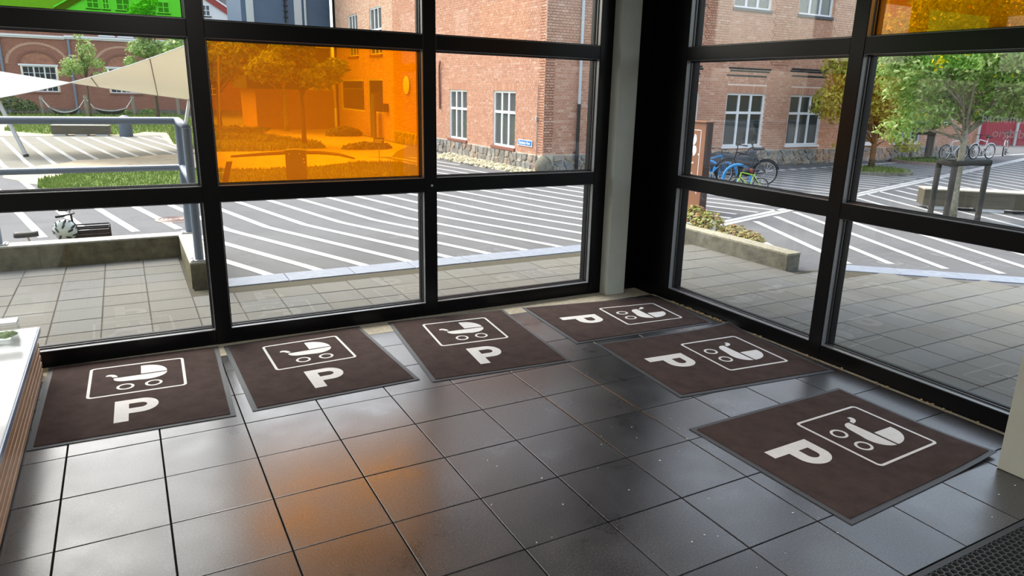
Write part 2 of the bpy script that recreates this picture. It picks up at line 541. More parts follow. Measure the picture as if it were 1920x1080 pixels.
MAT['iron'] = mat('rusty_manhole_iron', (0.30, 0.22, 0.19), 0.7, var=0.3, scale=30)

# ================================================================= STRUCTURE
ZC = 3.12
# ---- floor with tiles
floor = empty('floor', (0, 0, 0), kind='structure', label='dark terrazzo tiled floor of the glazed entrance')
MB().box(-4.2, 4.57, -7.2, 1.46, -0.12, -0.012).build('floor_bed', MAT['grout'], floor)
tm = MB().box(0.0033, 0.3967, 0.0033, 0.3967, -0.02, 0.0).mesh('floor_tile', MAT['tile'])
bmx = bmesh.new(); bmx.from_mesh(tm)
bmesh.ops.bevel(bmx, geom=[e for e in bmx.edges if all(v.co.z > -0.01 for v in e.verts)], offset=0.0012, segments=1, affect='EDGES')
bmx.to_mesh(tm); bmx.free()
cnt = 0
for i in range(-3, 11):
    for j in range(-13, 3):
        x, y = i*0.4, j*0.4
        if x < -1.0 or x > 4.1 or y < -4.0: continue
        o = link_mesh('floor_tile', tm, floor, (x, y, random.uniform(-0.0008, 0.0006)))
        if j == 2:
            o.scale = (1, 0.70, 1)
tmb = MB().box(-4.2, 4.57, -7.2, -4.003, -0.02, 0.0).box(-4.2, -1.203, -4.0, 1.08, -0.02, 0).build('tile_field', MAT['tile'], floor)
MB().box(-4.2, 4.40, 1.083, 1.33, -0.02, 0.0).build('screed_strip', MAT['screed'], floor, label='sandy cement strip along the window sill')
MB().box(4.40, 4.44, -7.2, 1.083, -0.02, -0.001).build('screed_edge', MAT['screed'], floor)

# ---- ceiling, solid walls
MB().box(-4.35, 5.9, -7.35, 3.5, ZC, ZC+0.25).build('ceiling', MAT['ceiling'], kind='structure', label='flat ceiling with an added unseen overhang that blocks the sun')  # runs past the glass: overhang added to keep sun off the floor
for (lx, ly), ll in zip(FILL_LAMPS, ('added round white fill lamp above the slatted bench', 'added round white fill lamp just above the viewer', 'added round white fill lamp in the far left corner behind the viewer', 'added round white fill lamp near the back wall behind the viewer')):
    cl = empty('ceiling_lamp', (lx, ly, ZC), label=ll, cat='lamp', group='added fill lamps')  # added fixtures around the fill lights
    MB().tube([(0, 0, 0), (0, 0, -0.065)], 0.30, 28).build('lamp_body', MAT['white'], cl)
    MB().torus((0, 0, -0.07), (0, 0, 1), 0.285, 0.014, 28, 6).build('lamp_ring', MAT['galv'], cl)
MB().box(-4.35, -4.2, -7.35, 1.46, -0.1, ZC).build('wall_left', MAT['inner_wall'], kind='structure', label='plain inner wall left of the bench')
MB().box(-4.2, 4.57, -7.35, -7.2, -0.1, ZC).build('wall_back', MAT['inner_wall'], kind='structure', label='plain inner wall behind the viewer')
w = MB().box(4.42, 4.57, -7.2, -5.32, -0.1, ZC).build('wall_right', MAT['inner_wall'], kind='structure', label='plain inner wall right of the glazing')

RAILS = [(0.0, 0.105), (0.98, 1.083), (2.0, 2.10), (3.0, ZC)]
def curtain(name, T, spans, posts, colours, label):
    """T maps (u along wall, d outward depth, z) to world; depth 0 is the inner face."""
    root = empty(name, (0, 0, 0), kind='structure', label=label)
    def bx(u0, u1, d0, d1, z0, z1):
        a, b = T(u0, d0), T(u1, d1)
        return (min(a[0], b[0]), max(a[0], b[0]), min(a[1], b[1]), max(a[1], b[1]), z0, z1)
    for (u0, u1) in posts:
        MB().box(*bx(u0, u1, 0.0, 0.15, 0, ZC)).build('mullion', MAT['frame'], root, bevel=0.003)
    for bi, (u0, u1) in enumerate(spans):
        for ri, (z0, z1) in enumerate(RAILS):
            MB().box(*bx(u0, u1, 0.002, 0.148, z0, z1)).build('sill' if ri == 0 else 'transom', MAT['frame'], root, bevel=0.003)
        for ri in range(3):
            z0, z1 = RAILS[ri][1], RAILS[ri+1][0]
            fr = MB()
            for (a, b, c, d) in ((u0, u1, z0, z0+0.010), (u0, u1, z1-0.010, z1), (u0, u0+0.010, z0, z1), (u1-0.010, u1, z0, z1)):
                fr.box(*bx(a, b, 0.050, 0.068, c, d))
            fr.build('glazing_bead', MAT['bead'], root)
            ln = MB()  # thin strips added for the bright highlight lines along the reveals
            for (a, b, c, d) in ((u0, u1, z0, z0+0.002), (u0, u1, z1-0.002, z1), (u0, u0+0.002, z0, z1), (u1-0.002, u1, z0, z1)):
                ln.box(*bx(a, b, 0.008, 0.0498, c, d))
            ln.build('reveal_highlight', MAT['lining'], root)
            gk = MB()
            for (a, b, c, d) in ((u0, u1, z0, z0+0.014), (u0, u1, z1-0.014, z1), (u0, u0+0.014, z0, z1), (u1-0.014, u1, z0, z1)):
                gk.box(*bx(a, b, 0.0681, 0.090, c, d))
            gk.build('gasket', MAT['gasket'], root)
            cm = colours.get((bi, ri))
            p = MB().box(*bx(u0+0.006, u1-0.006, 0.074, 0.082, z0+0.006, z1-0.006)).build('glass_pane', MAT[cm or 'glass'], root)
            if cm: p['label'] = '%s tinted glass pane' % cm
    return root

W1 = curtain('window_1', lambda u, d: (u, 1.32+d), [(-3.58, -2.15), (-2.05, -0.72), (-0.62, 0.81), (0.91, 2.34), (2.44, 3.88)],
             [(-4.2, -3.58), (-2.15, -2.05), (-0.72, -0.62), (0.81, 0.91), (2.34, 2.44), (3.88, 4.57)],
             {(2, 2): 'green', (3, 1): 'orange'}, 'black framed glazed wall with an orange and a green pane, facing the square')
W2 = curtain('window_2', lambda u, d: (4.42+d, u), [(-0.60, 0.889), (-2.19, -0.70), (-3.78, -2.29), (-5.22, -3.88)],
             [(0.889, 1.319), (-0.70, -0.60), (-2.29, -2.19), (-3.88, -3.78), (-5.32, -5.22)],
             {(1, 2): 'orange'}, 'black framed glazed wall on the right with an orange pane at the top')
MB().tube([(2.398, 1.3195, 1.028), (2.398, 1.3130, 1.028)], 0.009, 12).build('screw', MAT['galv'], W1, label='round screw head')

# faint lettering on the right glass
let = empty('glass_lettering', (4.490, -1.45, 1.75), parent=W2, label='pale frosted lettering on the glass')
for (txt, y0, z0, sz) in (('EA', -1.62, 1.715, 0.105), ('barnemuds a', -1.43, 1.63, 0.062), ('orgbib.dk', -1.50, 1.555, 0.062)):
    text_mesh('lettering', txt, sz, MAT['letters'], W2, basis((4.4925, y0, z0), (0, -1, 0), (0, 0, 1), (-1, 0, 0)), 0.0006)
bpy.data.objects.remove(let)

# pillars
for (x0, x1, y0, y1, lab) in ((4.0, 4.192, 1.205, 1.3185, 'pale grey painted pillar in the glazed corner'), (3.98, 4.172, -2.32, -2.10, 'pale grey painted pillar at the right edge beside the largest mat')):
    p = MB().box(x0, x1, y0, y1, 0.0, ZC).build('pillar', MAT['column'], bevel=0.006, kind='structure', label=lab)

# ---- outside ground: asphalt square with a dip behind the low wall
def sm(t):
    t = max(0.0, min(1.0, t))
    return t*t*(3-2*t)
def gz(x, y):
    return -0.025 - 0.45*(1-sm((x-0.72)/0.22))*(1-sm((y-5.2)/0.5))*sm((y-2.0)/2.0)
ground = empty('plaza', (0, 0, 0), kind='structure', label='grey asphalt square with white diagonal stripes')
gx = [-30, -16, -10, -6] + [-4+0.5*i for i in range(9)]+[0.5+0.1*i for i in range(6)] + [3, 6, 12, 20, 30, 44]
gy = [-16, -8, 0, 1.5] + [2+0.5*i for i in range(6)]+[5+0.1*i for i in range(9)] + [7, 9, 11, 14, 20, 30, 40, 60]
vs = [(x, y, gz(x, y)) for y in gy for x in gx]
fs = [(j*len(gx)+i, j*len(gx)+i+1, (j+1)*len(gx)+i+1, (j+1)*len(gx)+i) for j in range(len(gy)-1) for i in range(len(gx)-1)]
MB().add(vs, fs).build('asphalt', MAT['asphalt'], ground, smooth=True)

KN = [(3.0, 2.48, 0.47), (3.27, 2.40, 0.47), (5.65, 1.42, 0.472), (8.0, 0.897, 0.466), (15.0, -0.55, 0.466), (24.0, -2.05, 0.466)]
def sx(k, y):
    for (a, b) in zip(KN, KN[1:]):
        if y <= b[0] or b is KN[-1]:
            t = (y-a[0])/(b[0]-a[0])
            return (a[1]+a[2]*k)*(1-t) + (b[1]+b[2]*k)*t
def ribbon(pts, wd):
    vs, fs = [], []
    for i, p in enumerate(pts):
        a, b = pts[max(0, i-1)], pts[min(len(pts)-1, i+1)]
        d = Vector((b[0]-a[0], b[1]-a[1])).normalized()
        for s_ in (-1, 1):
            x, y = p[0]-d.y*s_*wd/2, p[1]+d.x*s_*wd/2
            vs.append((x, y, gz(x, y)+0.004))
    for i in range(len(pts)-1):
        fs.append((2*i, 2*i+2, 2*i+3, 2*i+1))
    return MB().add(vs, fs)
def dbl(x): return 3.658+(x-7.855)*0.283
for k in range(-9, 46):
    run = []
    y = 3.19
    while y < 23.6:
        x = sx(k, y)
        ok = -8 < x < 24
        if x < 1.02 and y < 5.72: ok = False
        if x > 6.55 and y < dbl(x)+0.05: ok = False
        if 6.3 < x <= 6.9 and y < 4.6: ok = False
        if x > 7.75 and y > 9.25: ok = False
        if x > 7.5 and y > 9.6: ok = False
        if x > 2.6 and y > 13.0 and x < 6.4: ok = False
        if x > 6.3 and y > 14.6: ok = False
        if x > 1.9 and y > 16: ok = False
        if ok: run.append((x, y))
        if (not ok or y+0.25 >= 23.6) and run:
            if len(run) > 2: ribbon(run, 0.095).build('painted_stripe', MAT['stripe'], ground)
            run = []
        y += 0.25
for k in range(0, 30):
    x0 = 6.0+0.552*k
    run = []
    t = -6.0
    while t < 8:
        x, y = x0+0.4226*t/0.906*1.0, 2.0+t
        kerb = 1.2-(x-7.2)*0.887
        ok = y > kerb+0.06 and y < dbl(x)-0.06 and x < 27 and x > 6.6
        if ok: run.append((x, y))
        elif run:
            break
        t += 0.2
    if len(run) > 2: ribbon(run, 0.095).build('painted_stripe', MAT['stripe'], ground)
for off in (-0.055, 0.075):
    ribbon([(7.6+0.9*i, dbl(7.6+0.9*i)+off) for i in range(23)], 0.10).build('painted_line', MAT['stripe'], ground)
ribbon([(13.3+i, 8.68+0.105*i) for i in range(22)], 0.16).build('painted_line', MAT['stripe'], ground)

# ---- pavement of concrete slabs
pav = empty('pavement', (0, 0, 0), kind='structure', label='grey concrete slab pavement outside the glass')
MB().box(-4.6, 0.80, 1.47, 4.30, -0.10, -0.021).box(0.80, 6.36, 1.47, 2.875, -0.10, -0.021).prism([(4.57, -6), (13.5, -6), (6.93, 1.02), (6.36, 1.25), (6.36, 1.47), (4.57, 1.47)], -0.10, -0.021).build('joint_bed', MAT['bed'], pav)
PW, PH = 0.327, 0.318
pm = MB().box(0.003, PW-0.003, 0.003, PH-0.003, -0.045, 0.0).mesh('paving_slab', MAT['paver'])
bmx = bmesh.new(); bmx.from_mesh(pm)
bmesh.ops.bevel(bmx, geom=[e for e in bmx.edges if all(v.co.z > -0.01 for v in e.verts)], offset=0.004, segments=1, affect='EDGES')
bmx.to_mesh(pm); bmx.free()
cells = []
for i in range(-16, 40):
    for j in range(-24, 9):
        x, y = 0.112+PW*i, 1.715+PH*j
        cx, cy = x+PW/2, y+PH/2
        ok = False
        if -4.5 < cx < 0.72 and 1.62 < cy < 4.2: ok = True
        if 0.72 <= cx < 6.25 and 1.62 < cy < 2.80: ok = True
        if 4.72 < cx < 13 and -5.8 < cy <= 1.62 and (cx < 6.25 or (cy < 1.15 and cy < 1.02-(cx-6.93)*0.887-0.22)): ok = True
        if ok: cells.append((hypot(cx-0.4, cy+3.65), x, y))
cells.sort()
def vis(c):
    return -1.3 < c[1] < 9.2 and c[2] > -2.6
near = [c for c in cells if vis(c)][:300]
rest = [c for c in cells if c not in near]
for (_, x, y) in near:
    o = link_mesh('paving_slab', pm, pav, (x, y, -0.0145+random.uniform(-0.0015, 0.0012)))
    o.rotation_euler = (random.uniform(-0.003, 0.003), random.uniform(-0.003, 0.003), 0)
rb = MB()
for (_, x, y) in rest:
    rb.box(x+0.003, x+PW-0.003, y+0.003, y+PH-0.003, -0.05, -0.0145, random.random())
rb.build('paving_slabs', MAT['paver_far'], pav, tones=True, kind='stuff')
kerb = empty('kerb', (0, 0, 0), kind='structure', label='blue grey granite kerb between slabs and asphalt')
xk = 0.99
while xk < 6.3:
    x1 = min(xk+0.62, 6.35)
    MB().box(xk+0.003, x1-0.003, 2.885, 3.185, -0.12, -0.013).build('kerb_stone', MAT['kerb'], kerb, bevel=0.006)
    xk = x1
dk = Vector((1.3, -1.153, 0)).normalized()
nk = Vector((-dk.y, dk.x, 0))
for i in range(9):
    a = Vector((6.90, 1.03, -0.12)) + dk*(0.62*i+0.003)
    MB().obox(a, dk*0.614, nk*0.29, (0, 0, 0.107)).build('kerb_stone', MAT['kerb'], kerb, bevel=0.006)

# ================================================================= INDOOR THINGS
def arc(cx, cy, rx, ry, a0, a1, n=10):
    return [(cx+rx*cos(radians(a0+(a1-a0)*i/n)), cy+ry*sin(radians(a0+(a1-a0)*i/n))) for i in range(n+1)]
def ring2(outer, inner):
    n = len(outer)
    vs = list(outer)+list(inner)
    return vs, [(i, (i+1) % n, n+(i+1) % n, n+i) for i in range(n)]
def rrect(x0, x1, y0, y1, r, n=5):
    return arc(x1-r, y1-r, r, r, 0, 90, n)+arc(x0+r, y1-r, r, r, 90, 180, n)+arc(x0+r, y0+r, r, r, 180, 270, n)+arc(x1-r, y0+r, r, r, 270, 360, n)

MW, MH = 0.96, 1.20
P_OUT = [(0.370, 0.148), (0.440, 0.148), (0.440, 0.250)] + arc(0.500, 0.3475, 0.087, 0.0975, -90, 90, 14) + [(0.370, 0.445)]
P_IN = [(0.440, 0.318), ] + arc(0.497, 0.352, 0.033, 0.034, -90, 90, 10) + [(0.440, 0.386)]
def grid_poly(poly, holes=None):
    """triangulated flat polygon with optional hole -> verts, faces"""
    bm = bmesh.new()
    def loop(pts):
        v = [bm.verts.new((p[0], p[1], 0)) for p in pts]
        return [bm.edges.new((v[i], v[(i+1) % len(v)])) for i in range(len(v))]
    ed = loop(poly)
    for h in (holes or []):
        ed += loop(h)
    bmesh.ops.triangle_fill(bm, use_beauty=True, edges=ed, normal=(0, 0, 1))
    bm.verts.ensure_lookup_table()
    idx = {v: i for i, v in enumerate(bm.verts)}
    out = [tuple(v.co[:2]) for v in bm.verts], [tuple(idx[v] for v in f.verts) for f in bm.faces]
    bm.free()
    return out

SHAPES = {}
SHAPES['letter'] = [grid_poly(P_OUT, [P_IN])]
SHAPES['sign_border'] = [ring2(rrect(0.225, 0.742, 0.546, 1.045, 0.028), rrect(0.241, 0.726, 0.562, 1.029, 0.016))]
body = [(0.642, 0.832), (0.357, 0.826), (0.355, 0.805)] + arc(0.425, 0.806, 0.068, 0.050, 200, 262, 6) + arc(0.535, 0.835, 0.108, 0.095, 250, 358, 12)
hood = [(0.500, 0.846), (0.642, 0.846)] + arc(0.520, 0.850, 0.123, 0.140, 4, 88, 12) + [(0.500, 0.990)]
hand = [(0.312, 0.872), (0.318, 0.894), (0.336, 0.899), (0.356, 0.890), (0.371, 0.868), (0.377, 0.842), (0.352, 0.842), (0.344, 0.860), (0.333, 0.870)]
SHAPES['pram_symbol'] = [grid_poly(body), grid_poly(hood), grid_poly(hand),
    ring2(arc(0.419, 0.663, 0.047, 0.047, 0, 345, 23), arc(0.419, 0.663, 0.032, 0.032, 0, 345, 23)),
    ring2(arc(0.567, 0.663, 0.047, 0.047, 0, 345, 23), arc(0.567, 0.663, 0.032, 0.032, 0, 345, 23))]

def mat_obj(quad, label, lift=None):
    q = [Vector((p[0], p[1], 0)) for p in quad]
    c = (q[0]+q[1]+q[2]+q[3])/4
    root = empty('floor_mat', (c.x, c.y, 0), label=label, cat='mat', group='brown pram parking mats')
    def W(s, t, z):
        a, b = s/MW, t/MH
        p = q[0]*(1-a)*(1-b)+q[1]*a*(1-b)+q[2]*a*b+q[3]*(1-a)*b
        h = z
        if lift:
            d = max(0, 1-hypot(a-lift[0], b-lift[1])/lift[3])
            h += lift[2]*d*d
        return (p.x-c.x, p.y-c.y, h)
    def sheet(x0, x1, y0, y1, z0, z1, n=8):
        vs, fs = [], []
        m = n+1
        for z in (z1, z0):
            for j in range(m):
                for i in range(m):
                    vs.append(W(x0+(x1-x0)*i/n, y0+(y1-y0)*j/n, z))
        for j in range(n):
            for i in range(n):
                a = j*m+i
                fs.append((a, a+1, a+m+1, a+m))
                fs.append((m*m+a, m*m+a+m, m*m+a+m+1, m*m+a+1))
        rim = [(i, 0) for i in range(n)]+[(n, j) for j in range(n)]+[(n-i, n) for i in range(n)]+[(0, n-j) for j in range(n)]
        for k in range(len(rim)):
            (i, j), (i2, j2) = rim[k], rim[(k+1) % len(rim)]
            a, b = j*m+i, j2*m+i2
            fs.append((a, m*m+a, m*m+b, b))
        return MB().add(vs, fs)
    sheet(0, MW, 0, MH, 0.0006, 0.004).build('rubber_border', MAT['rubber'], root, label='grey rubber rim')
    sheet(0.028, MW-0.028, 0.028, MH-0.028, 0.004, 0.0085, 16).build('pile', MAT['pile'], root)
    for nm in ('sign_border', 'pram_symbol', 'letter'):
        mb = MB()
        for (v2, f2) in SHAPES[nm]:
            mb.add([W(x, y, 0.0095) for x, y in v2], f2)
        mb.build(nm, MAT['print'], root, label={'letter': 'white letter P', 'pram_symbol': 'white pram symbol', 'sign_border': 'white rectangular outline'}[nm])
    return root
mat_obj([(-0.172, 0.147), (0.771, 0.113), (0.811, 1.278), (-0.158, 1.315)], 'brown mat with pram symbol beside the slatted bench')
mat_obj([(0.858, 0.129), (1.836, 0.150), (1.792, 1.296), (0.843, 1.262)], 'brown pram mat below the orange pane, second from the bench')
mat_obj([(1.891, 0.078), (2.853, 0.005), (2.968, 1.215), (2.014, 1.291)], 'brown pram mat reddened by light, third from the bench, its P facing the viewer')
mat_obj([(3.132, 1.190), (3.070, 0.273), (4.324, 0.209), (4.400, 0.989)], 'brown pram mat lying in the glazed corner beside the pillar foot')
mat_obj([(3.193, 0.203), (3.122, -0.771), (4.330, -0.902), (4.400, 0.124)], 'brown pram mat with one corner curled up against the right sill', lift=(0.0, 1.0, 0.030, 0.35))
mat_obj([(2.888, -1.105), (2.905, -2.088), (4.106, -2.033), (4.114, -1.096)], 'brown pram mat nearest the viewer on the right, largest in view', lift=(1.0, 1.0, 0.022, 0.45))

# low bench / display podium with slatted sides
bench = empty('slatted_bench', (-0.19, 0.0, 0), label='low white topped bench with slatted wooden sides at the left edge', cat='bench')
def B_(mb, *a, **k): return mb.build(*a, parent=bench, loc=(0.19, 0, 0), **k)
B_(MB().box(-1.15, -0.165, -2.2, 1.225, 0.268, 0.300), 'bench_top', MAT['white_top'], bevel=0.006, label='glossy white top')
B_(MB().box(-0.1645, -0.158, -2.2, 1.225, 0.270, 0.298), 'edge_band', MAT['blue_edge'], label='blue grey edge strip')
for k in range(6):
    z = 0.012+k*0.0425
    B_(MB().box(-0.200, -0.176, -2.18, 1.205, z, z+0.031), 'slat', MAT['slat'], bevel=0.003)
    B_(MB().box(-1.12, -0.201, 1.180, 1.205, z, z+0.031), 'slat', MAT['slat'], bevel=0.003)
B_(MB().box(-1.10, -0.215, -2.15, 1.165, 0.0, 0.2675), 'bench_carcass', MAT['blackgloss'])
box = empty('acrylic_display_box', (-0.42, 1.03, 0.3003), label='clear acrylic box with green model landscape and white lid on the bench', cat='display box')
MB().box(-0.18, 0.185, -0.045, 0.055, 0.096, 0.112).build('lid', MAT['white'], box, bevel=0.002)
MB().box(-0.18, 0.185, -0.045, 0.055, 0.0, 0.012).build('base', MAT['acrylic'], box)
gl = MB()
for (a, b, c, d) in ((-0.18, 0.185, -0.045, -0.042), (-0.18, 0.185, 0.052, 0.055), (-0.18, -0.177, -0.042, 0.052), (0.182, 0.185, -0.042, 0.052)):
    gl.box(a, b, c, d, 0.012, 0.096)
gl.build('clear_wall', MAT['acrylic'], box)
mh = MB()
n = 12
hv, hf = [], []
for j in range(5):
    for i in range(n+1):
        hv.append((-0.17+0.35*i/n, -0.038+0.085*j/4, 0.018+0.030*(0.5+0.5*sin(i*1.1+j))*random.uniform(0.6, 1.2)))
for j in range(4):
    for i in range(n):
        a = j*(n+1)+i
        hf.append((a, a+1, a+n+2, a+n+1))
mh.add(hv, hf).build('model_landscape', MAT['moss'], box, smooth=True)

# honeycomb entrance mat bottom right
hm = empty('honeycomb_mat', (3.5, -2.9, 0), label='black rubber honeycomb entrance mat at the bottom right corner', cat='mat')
MB().box(-0.85, 0.90, -0.75, 0.485, 0.0003, 0.002).build('mat_base', MAT['pit'], hm)
hx = MB()
cwx, cwy = 0.034, 0.026
for i in range(-24, 26):
    for j in range(-27, 22):
        x = i*cwx+(cwx/2 if j % 2 else 0)
        y = j*cwy*0.86
        if not (-0.82 < x < 0.87 and -0.60 < y < 0.455): continue
        if y < -0.15-0.2*(x): continue
        out = [(x+cwx*0.5*cos(pi/6+k*pi/3)*1.15, y+cwy*0.5*sin(pi/6+k*pi/3)*1.15) for k in range(6)]
        inn = [(x+cwx*0.5*cos(pi/6+k*pi/3)*0.92, y+cwy*0.5*sin(pi/6+k*pi/3)*0.92) for k in range(6)]
        vs = [(p[0], p[1], 0.014) for p in out]+[(p[0], p[1], 0.014) for p in inn]+[(p[0], p[1], 0.002) for p in inn]
        fs = []
        for k in range(6):
            k2 = (k+1) % 6
            fs += [(k, k2, 6+k2, 6+k), (6+k, 6+k2, 12+k2, 12+k)]
        hx.add(vs, fs)
hx.build('honeycomb_cells', MAT['honey'], hm, kind='stuff')
MB().box(-0.85, 0.90, 0.462, 0.485, 0.002, 0.0145).box(-0.85, -0.83, -0.75, 0.462, 0.002, 0.0145).build('mat_rim', MAT['honey'], hm)

# crumbs along the right sill
cr = MB()
for k in range(150):
    y = random.choice([random.gauss(0.62, 0.14), random.gauss(0.25, 0.08), random.uniform(-1.9, 0.9)])
    if y > 0.85: continue
    x = 4.418-abs(random.gauss(0, 0.010))
    r = random.uniform(0.003, 0.008)
    cr.ball((x, y, r*0.8), r, r*1.3, r*0.8, 5, 4, 0.3)
tag(cr.build('crumbs', MAT['crumb'], kind='stuff'), 'beige crumbs and dry debris along the foot of the right glazing', 'debris')

# ================================================================= BRICK BUILDINGS
def clip(poly, nx, ny, c):
    out = []
    for i in range(len(poly)):
        p, q = poly[i], poly[(i+1) % len(poly)]
        dp, dq = nx*p[0]+ny*p[1]-c, nx*q[0]+ny*q[1]-c
        if dp <= 0: out.append(p)
        if (dp < 0 < dq) or (dq < 0 < dp):
            t = dp/(dp-dq)
            out.append((p[0]+(q[0]-p[0])*t, p[1]+(q[1]-p[1])*t))
    return out
def voronoi(x0, x1, y0, y1, w, h, rnd):
    nx, ny = max(1, round((x1-x0)/w)), max(1, round((y1-y0)/h))
    sd = []
    for i in range(nx):
        for j in range(ny):
            off = 0.5 if j % 2 else 0
            sd.append((x0+(i+0.5+rnd.uniform(-0.38, 0.38)+off*0.6)*(x1-x0)/nx, y0+(j+0.5+rnd.uniform(-0.35, 0.35))*(y1-y0)/ny))
    res = []
    for a in sd:
        poly = [(x0, y0), (x1, y0), (x1, y1), (x0, y1)]
        for b in sd:
            if b is a or abs(b[0]-a[0]) > 4*w: continue
            poly = clip(poly, b[0]-a[0], b[1]-a[1], (b[0]**2+b[1]**2-a[0]**2-a[1]**2)/2)
            if len(poly) < 3: break
        if len(poly) > 2:
            cx, cy = sum(p[0] for p in poly)/len(poly), sum(p[1] for p in poly)/len(poly)
            sp = []
            m = len(poly)
            for i in range(m):          # pull in for the joint and cut the corners
                p, q = poly[i], poly[(i+1) % m]
                for t in (0.14, 0.86):
                    e = (p[0]+(q[0]-p[0])*t, p[1]+(q[1]-p[1])*t)
                    d = hypot(e[0]-cx, e[1]-cy)+1e-6
                    k = max(0.3, (d-0.011)/d)
                    sp.append((cx+(e[0]-cx)*k, cy+(e[1]-cy)*k))
            res.append((cx, cy, sp))
    return res

CH, BL, BH_ = 0.0575, 0.177, 0.0475
class Wall:
    """vertical wall plane: point = o + u*U + z*Z, outward normal N"""
    def __init__(s, o, U, N):
        s.o, s.U, s.N = Vector(o), Vector(U), Vector(N)
    def P(s, u, z, d=0.0):
        return s.o + s.U*u + s.N*d + Vector((0, 0, z))
    def panel(s, mb, u0, u1, z0, z1, d0, d1, tone=None):
        a = s.P(u0, z0, d0)
        return mb.obox(a, s.U*(u1-u0), s.N*(d1-d0), (0, 0, z1-z0), tone)

def brickwork(W, u0, u1, z0, z1, holes, single=None, proud=0.008, special=None, pil=None):
    """returns MB of joined bricks and list of single bricks (u,z,len)"""
    mb = MB()
    singles = []
    rnd = random.Random(int(u0*7+z0*13+u1))
    k = 0
    z = z0
    while z+BH_ <= z1+1e-6:
        L = BL if k % 2 == 0 else BL/2
        u = u0 + (0.0 if k % 4 == 0 else (BL/4 if k % 4 in (1, 3) else BL/2)) - BL
        while u < u1:
            a, b = max(u, u0), min(u+L-0.009, u1)
            u += L
            if b-a < 0.02: continue
            hit = False
            for (h0, h1, y0, y1) in holes:
                if z < y1-0.004 and z+BH_ > y0+0.004 and a < h1 and b > h0:
                    if a < h0-0.02: b = min(b, h0)
                    elif b > h1+0.02: a = max(a, h1)
                    else: hit = True
                    if b-a < 0.015: hit = True
            if hit: continue
            tn = rnd.betavariate(1.6, 1.6)*0.9
            d = proud+rnd.uniform(-0.0015, 0.002)
            if pil:
                for (p0, p1, y0, y1, dd) in pil:
                    if p0 < (a+b)/2 < p1 and y0 < z < y1: d += dd
            if special:
                for (h0, h1, y0, y1) in special:
                    if a > h0-0.02 and b < h1+0.02 and y0 < z+BH_/2 < y1: tn = 0.99
            if single and len(singles) < 300 and tn < 0.95 and single(a, z):
                singles.append((a, z, b-a, d))
                continue
            p = [W.P(a, z, 0), W.P(b, z, 0), W.P(b, z+BH_, 0), W.P(a, z+BH_, 0), W.P(a, z, d), W.P(b, z, d), W.P(b, z+BH_, d), W.P(a, z+BH_, d)]
            mb.add(p, [(4, 5, 6, 7), (0, 1, 5, 4), (1, 2, 6, 5), (2, 3, 7, 6), (3, 0, 4, 7)], tn)
        z += CH
        k += 1
    return mb, singles
def soldier(mb, W, u0, u1, z0, z1, proud=0.009):
    rnd = random.Random(int(u0*31))
    n = max(1, round((u1-u0)/0.057))
    for i in range(n):
        a, b = u0+(u1-u0)*i/n, u0+(u1-u0)*(i+1)/n-0.009
        W.panel(mb, a, b, z0, z1, 0, proud+rnd.uniform(-0.001, 0.002), rnd.betavariate(2, 1.5)*0.88)

def bwindow(W, u0, u1, z0, z1, parent, cols=3, tz=None, rows=None, glass='darkglass', sill='white', sillh=0.05, depth=0.05, bar=0.035, muntin=None, name='window', label=None):
    fr = MB()
    d0, d1 = -depth-0.03, -depth+0.02
    fwid = 0.05
    for (a, b, c, e) in ((u0, u1, z0, z0+fwid), (u0, u1, z1-fwid, z1), (u0, u0+fwid, z0+fwid, z1-fwid), (u1-fwid, u1, z0+fwid, z1-fwid)):
        W.panel(fr, a, b, c, e, d0, d1)
    us = [u0+fwid+(u1-u0-2*fwid)*i/cols for i in range(cols+1)]
    zs = [z0+fwid] + ([tz] if tz else []) + [z1-fwid]
    if rows: zs = [z0+fwid+(z1-z0-2*fwid)*i/rows for i in range(rows+1)]
    for u in us[1:-1]:
        W.panel(fr, u-bar, u+bar, z0+fwid, z1-fwid, d0, d1-0.004)
    for z in zs[1:-1]:
        W.panel(fr, u0+fwid, u1-fwid, z-bar*0.9, z+bar*0.9, d0, d1-0.002)
    if muntin:
        for i in range(cols):
            m_ = (us[i]+us[i+1])/2
            W.panel(fr, m_-0.012, m_+0.012, z0+fwid, z1-fwid, d0, d1-0.012)
        for k in range(1, muntin):
            z = z0+fwid+(z1-z0-2*fwid)*k/muntin
            W.panel(fr, u0+fwid, u1-fwid, z-0.012, z+0.012, d0, d1-0.012)
    f = fr.build(name, MAT['white'], parent, label=label)
    for i in range(cols):
        for j in range(len(zs)-1):
            pm_ = MB()
            W.panel(pm_, us[i], us[i+1], zs[j], zs[j+1], -depth-0.018, -depth-0.010)
            pm_.build('pane', MAT[glass], f)
    # reveal behind
    if sill:
        sl = MB()
        W.panel(sl, u0-0.04, u1+0.04, z0-sillh, z0, -depth, 0.05)
        sl.build('window_sill', MAT[sill], parent, bevel=0.004)
    return f

def mortar_wall(W, u0, u1, z0, z1, holes, mtl, parent, name='wall', thick=0.25):
    """wall slab with rectangular openings, built as strips between hole edges"""
    us = sorted(set([u0, u1]+[h for hh in holes for h in hh[:2] if u0 < h < u1]))
    mb = MB()
    for a, b in zip(us, us[1:]):
        zz = [(z0, z1)]
        for (h0, h1, y0, y1) in holes:
            if h0 <= a+1e-6 and h1 >= b-1e-6:
                nz = []
                for (c, d) in zz:
                    if y1 <= c or y0 >= d: nz.append((c, d)); continue
                    if y0 > c: nz.append((c, y0))
                    if y1 < d: nz.append((y1, d))
                zz = nz
        for (c, d) in zz:
            W.panel(mb, a, b, c, d, -thick, 0)
    return mb.build(name, mtl, parent)

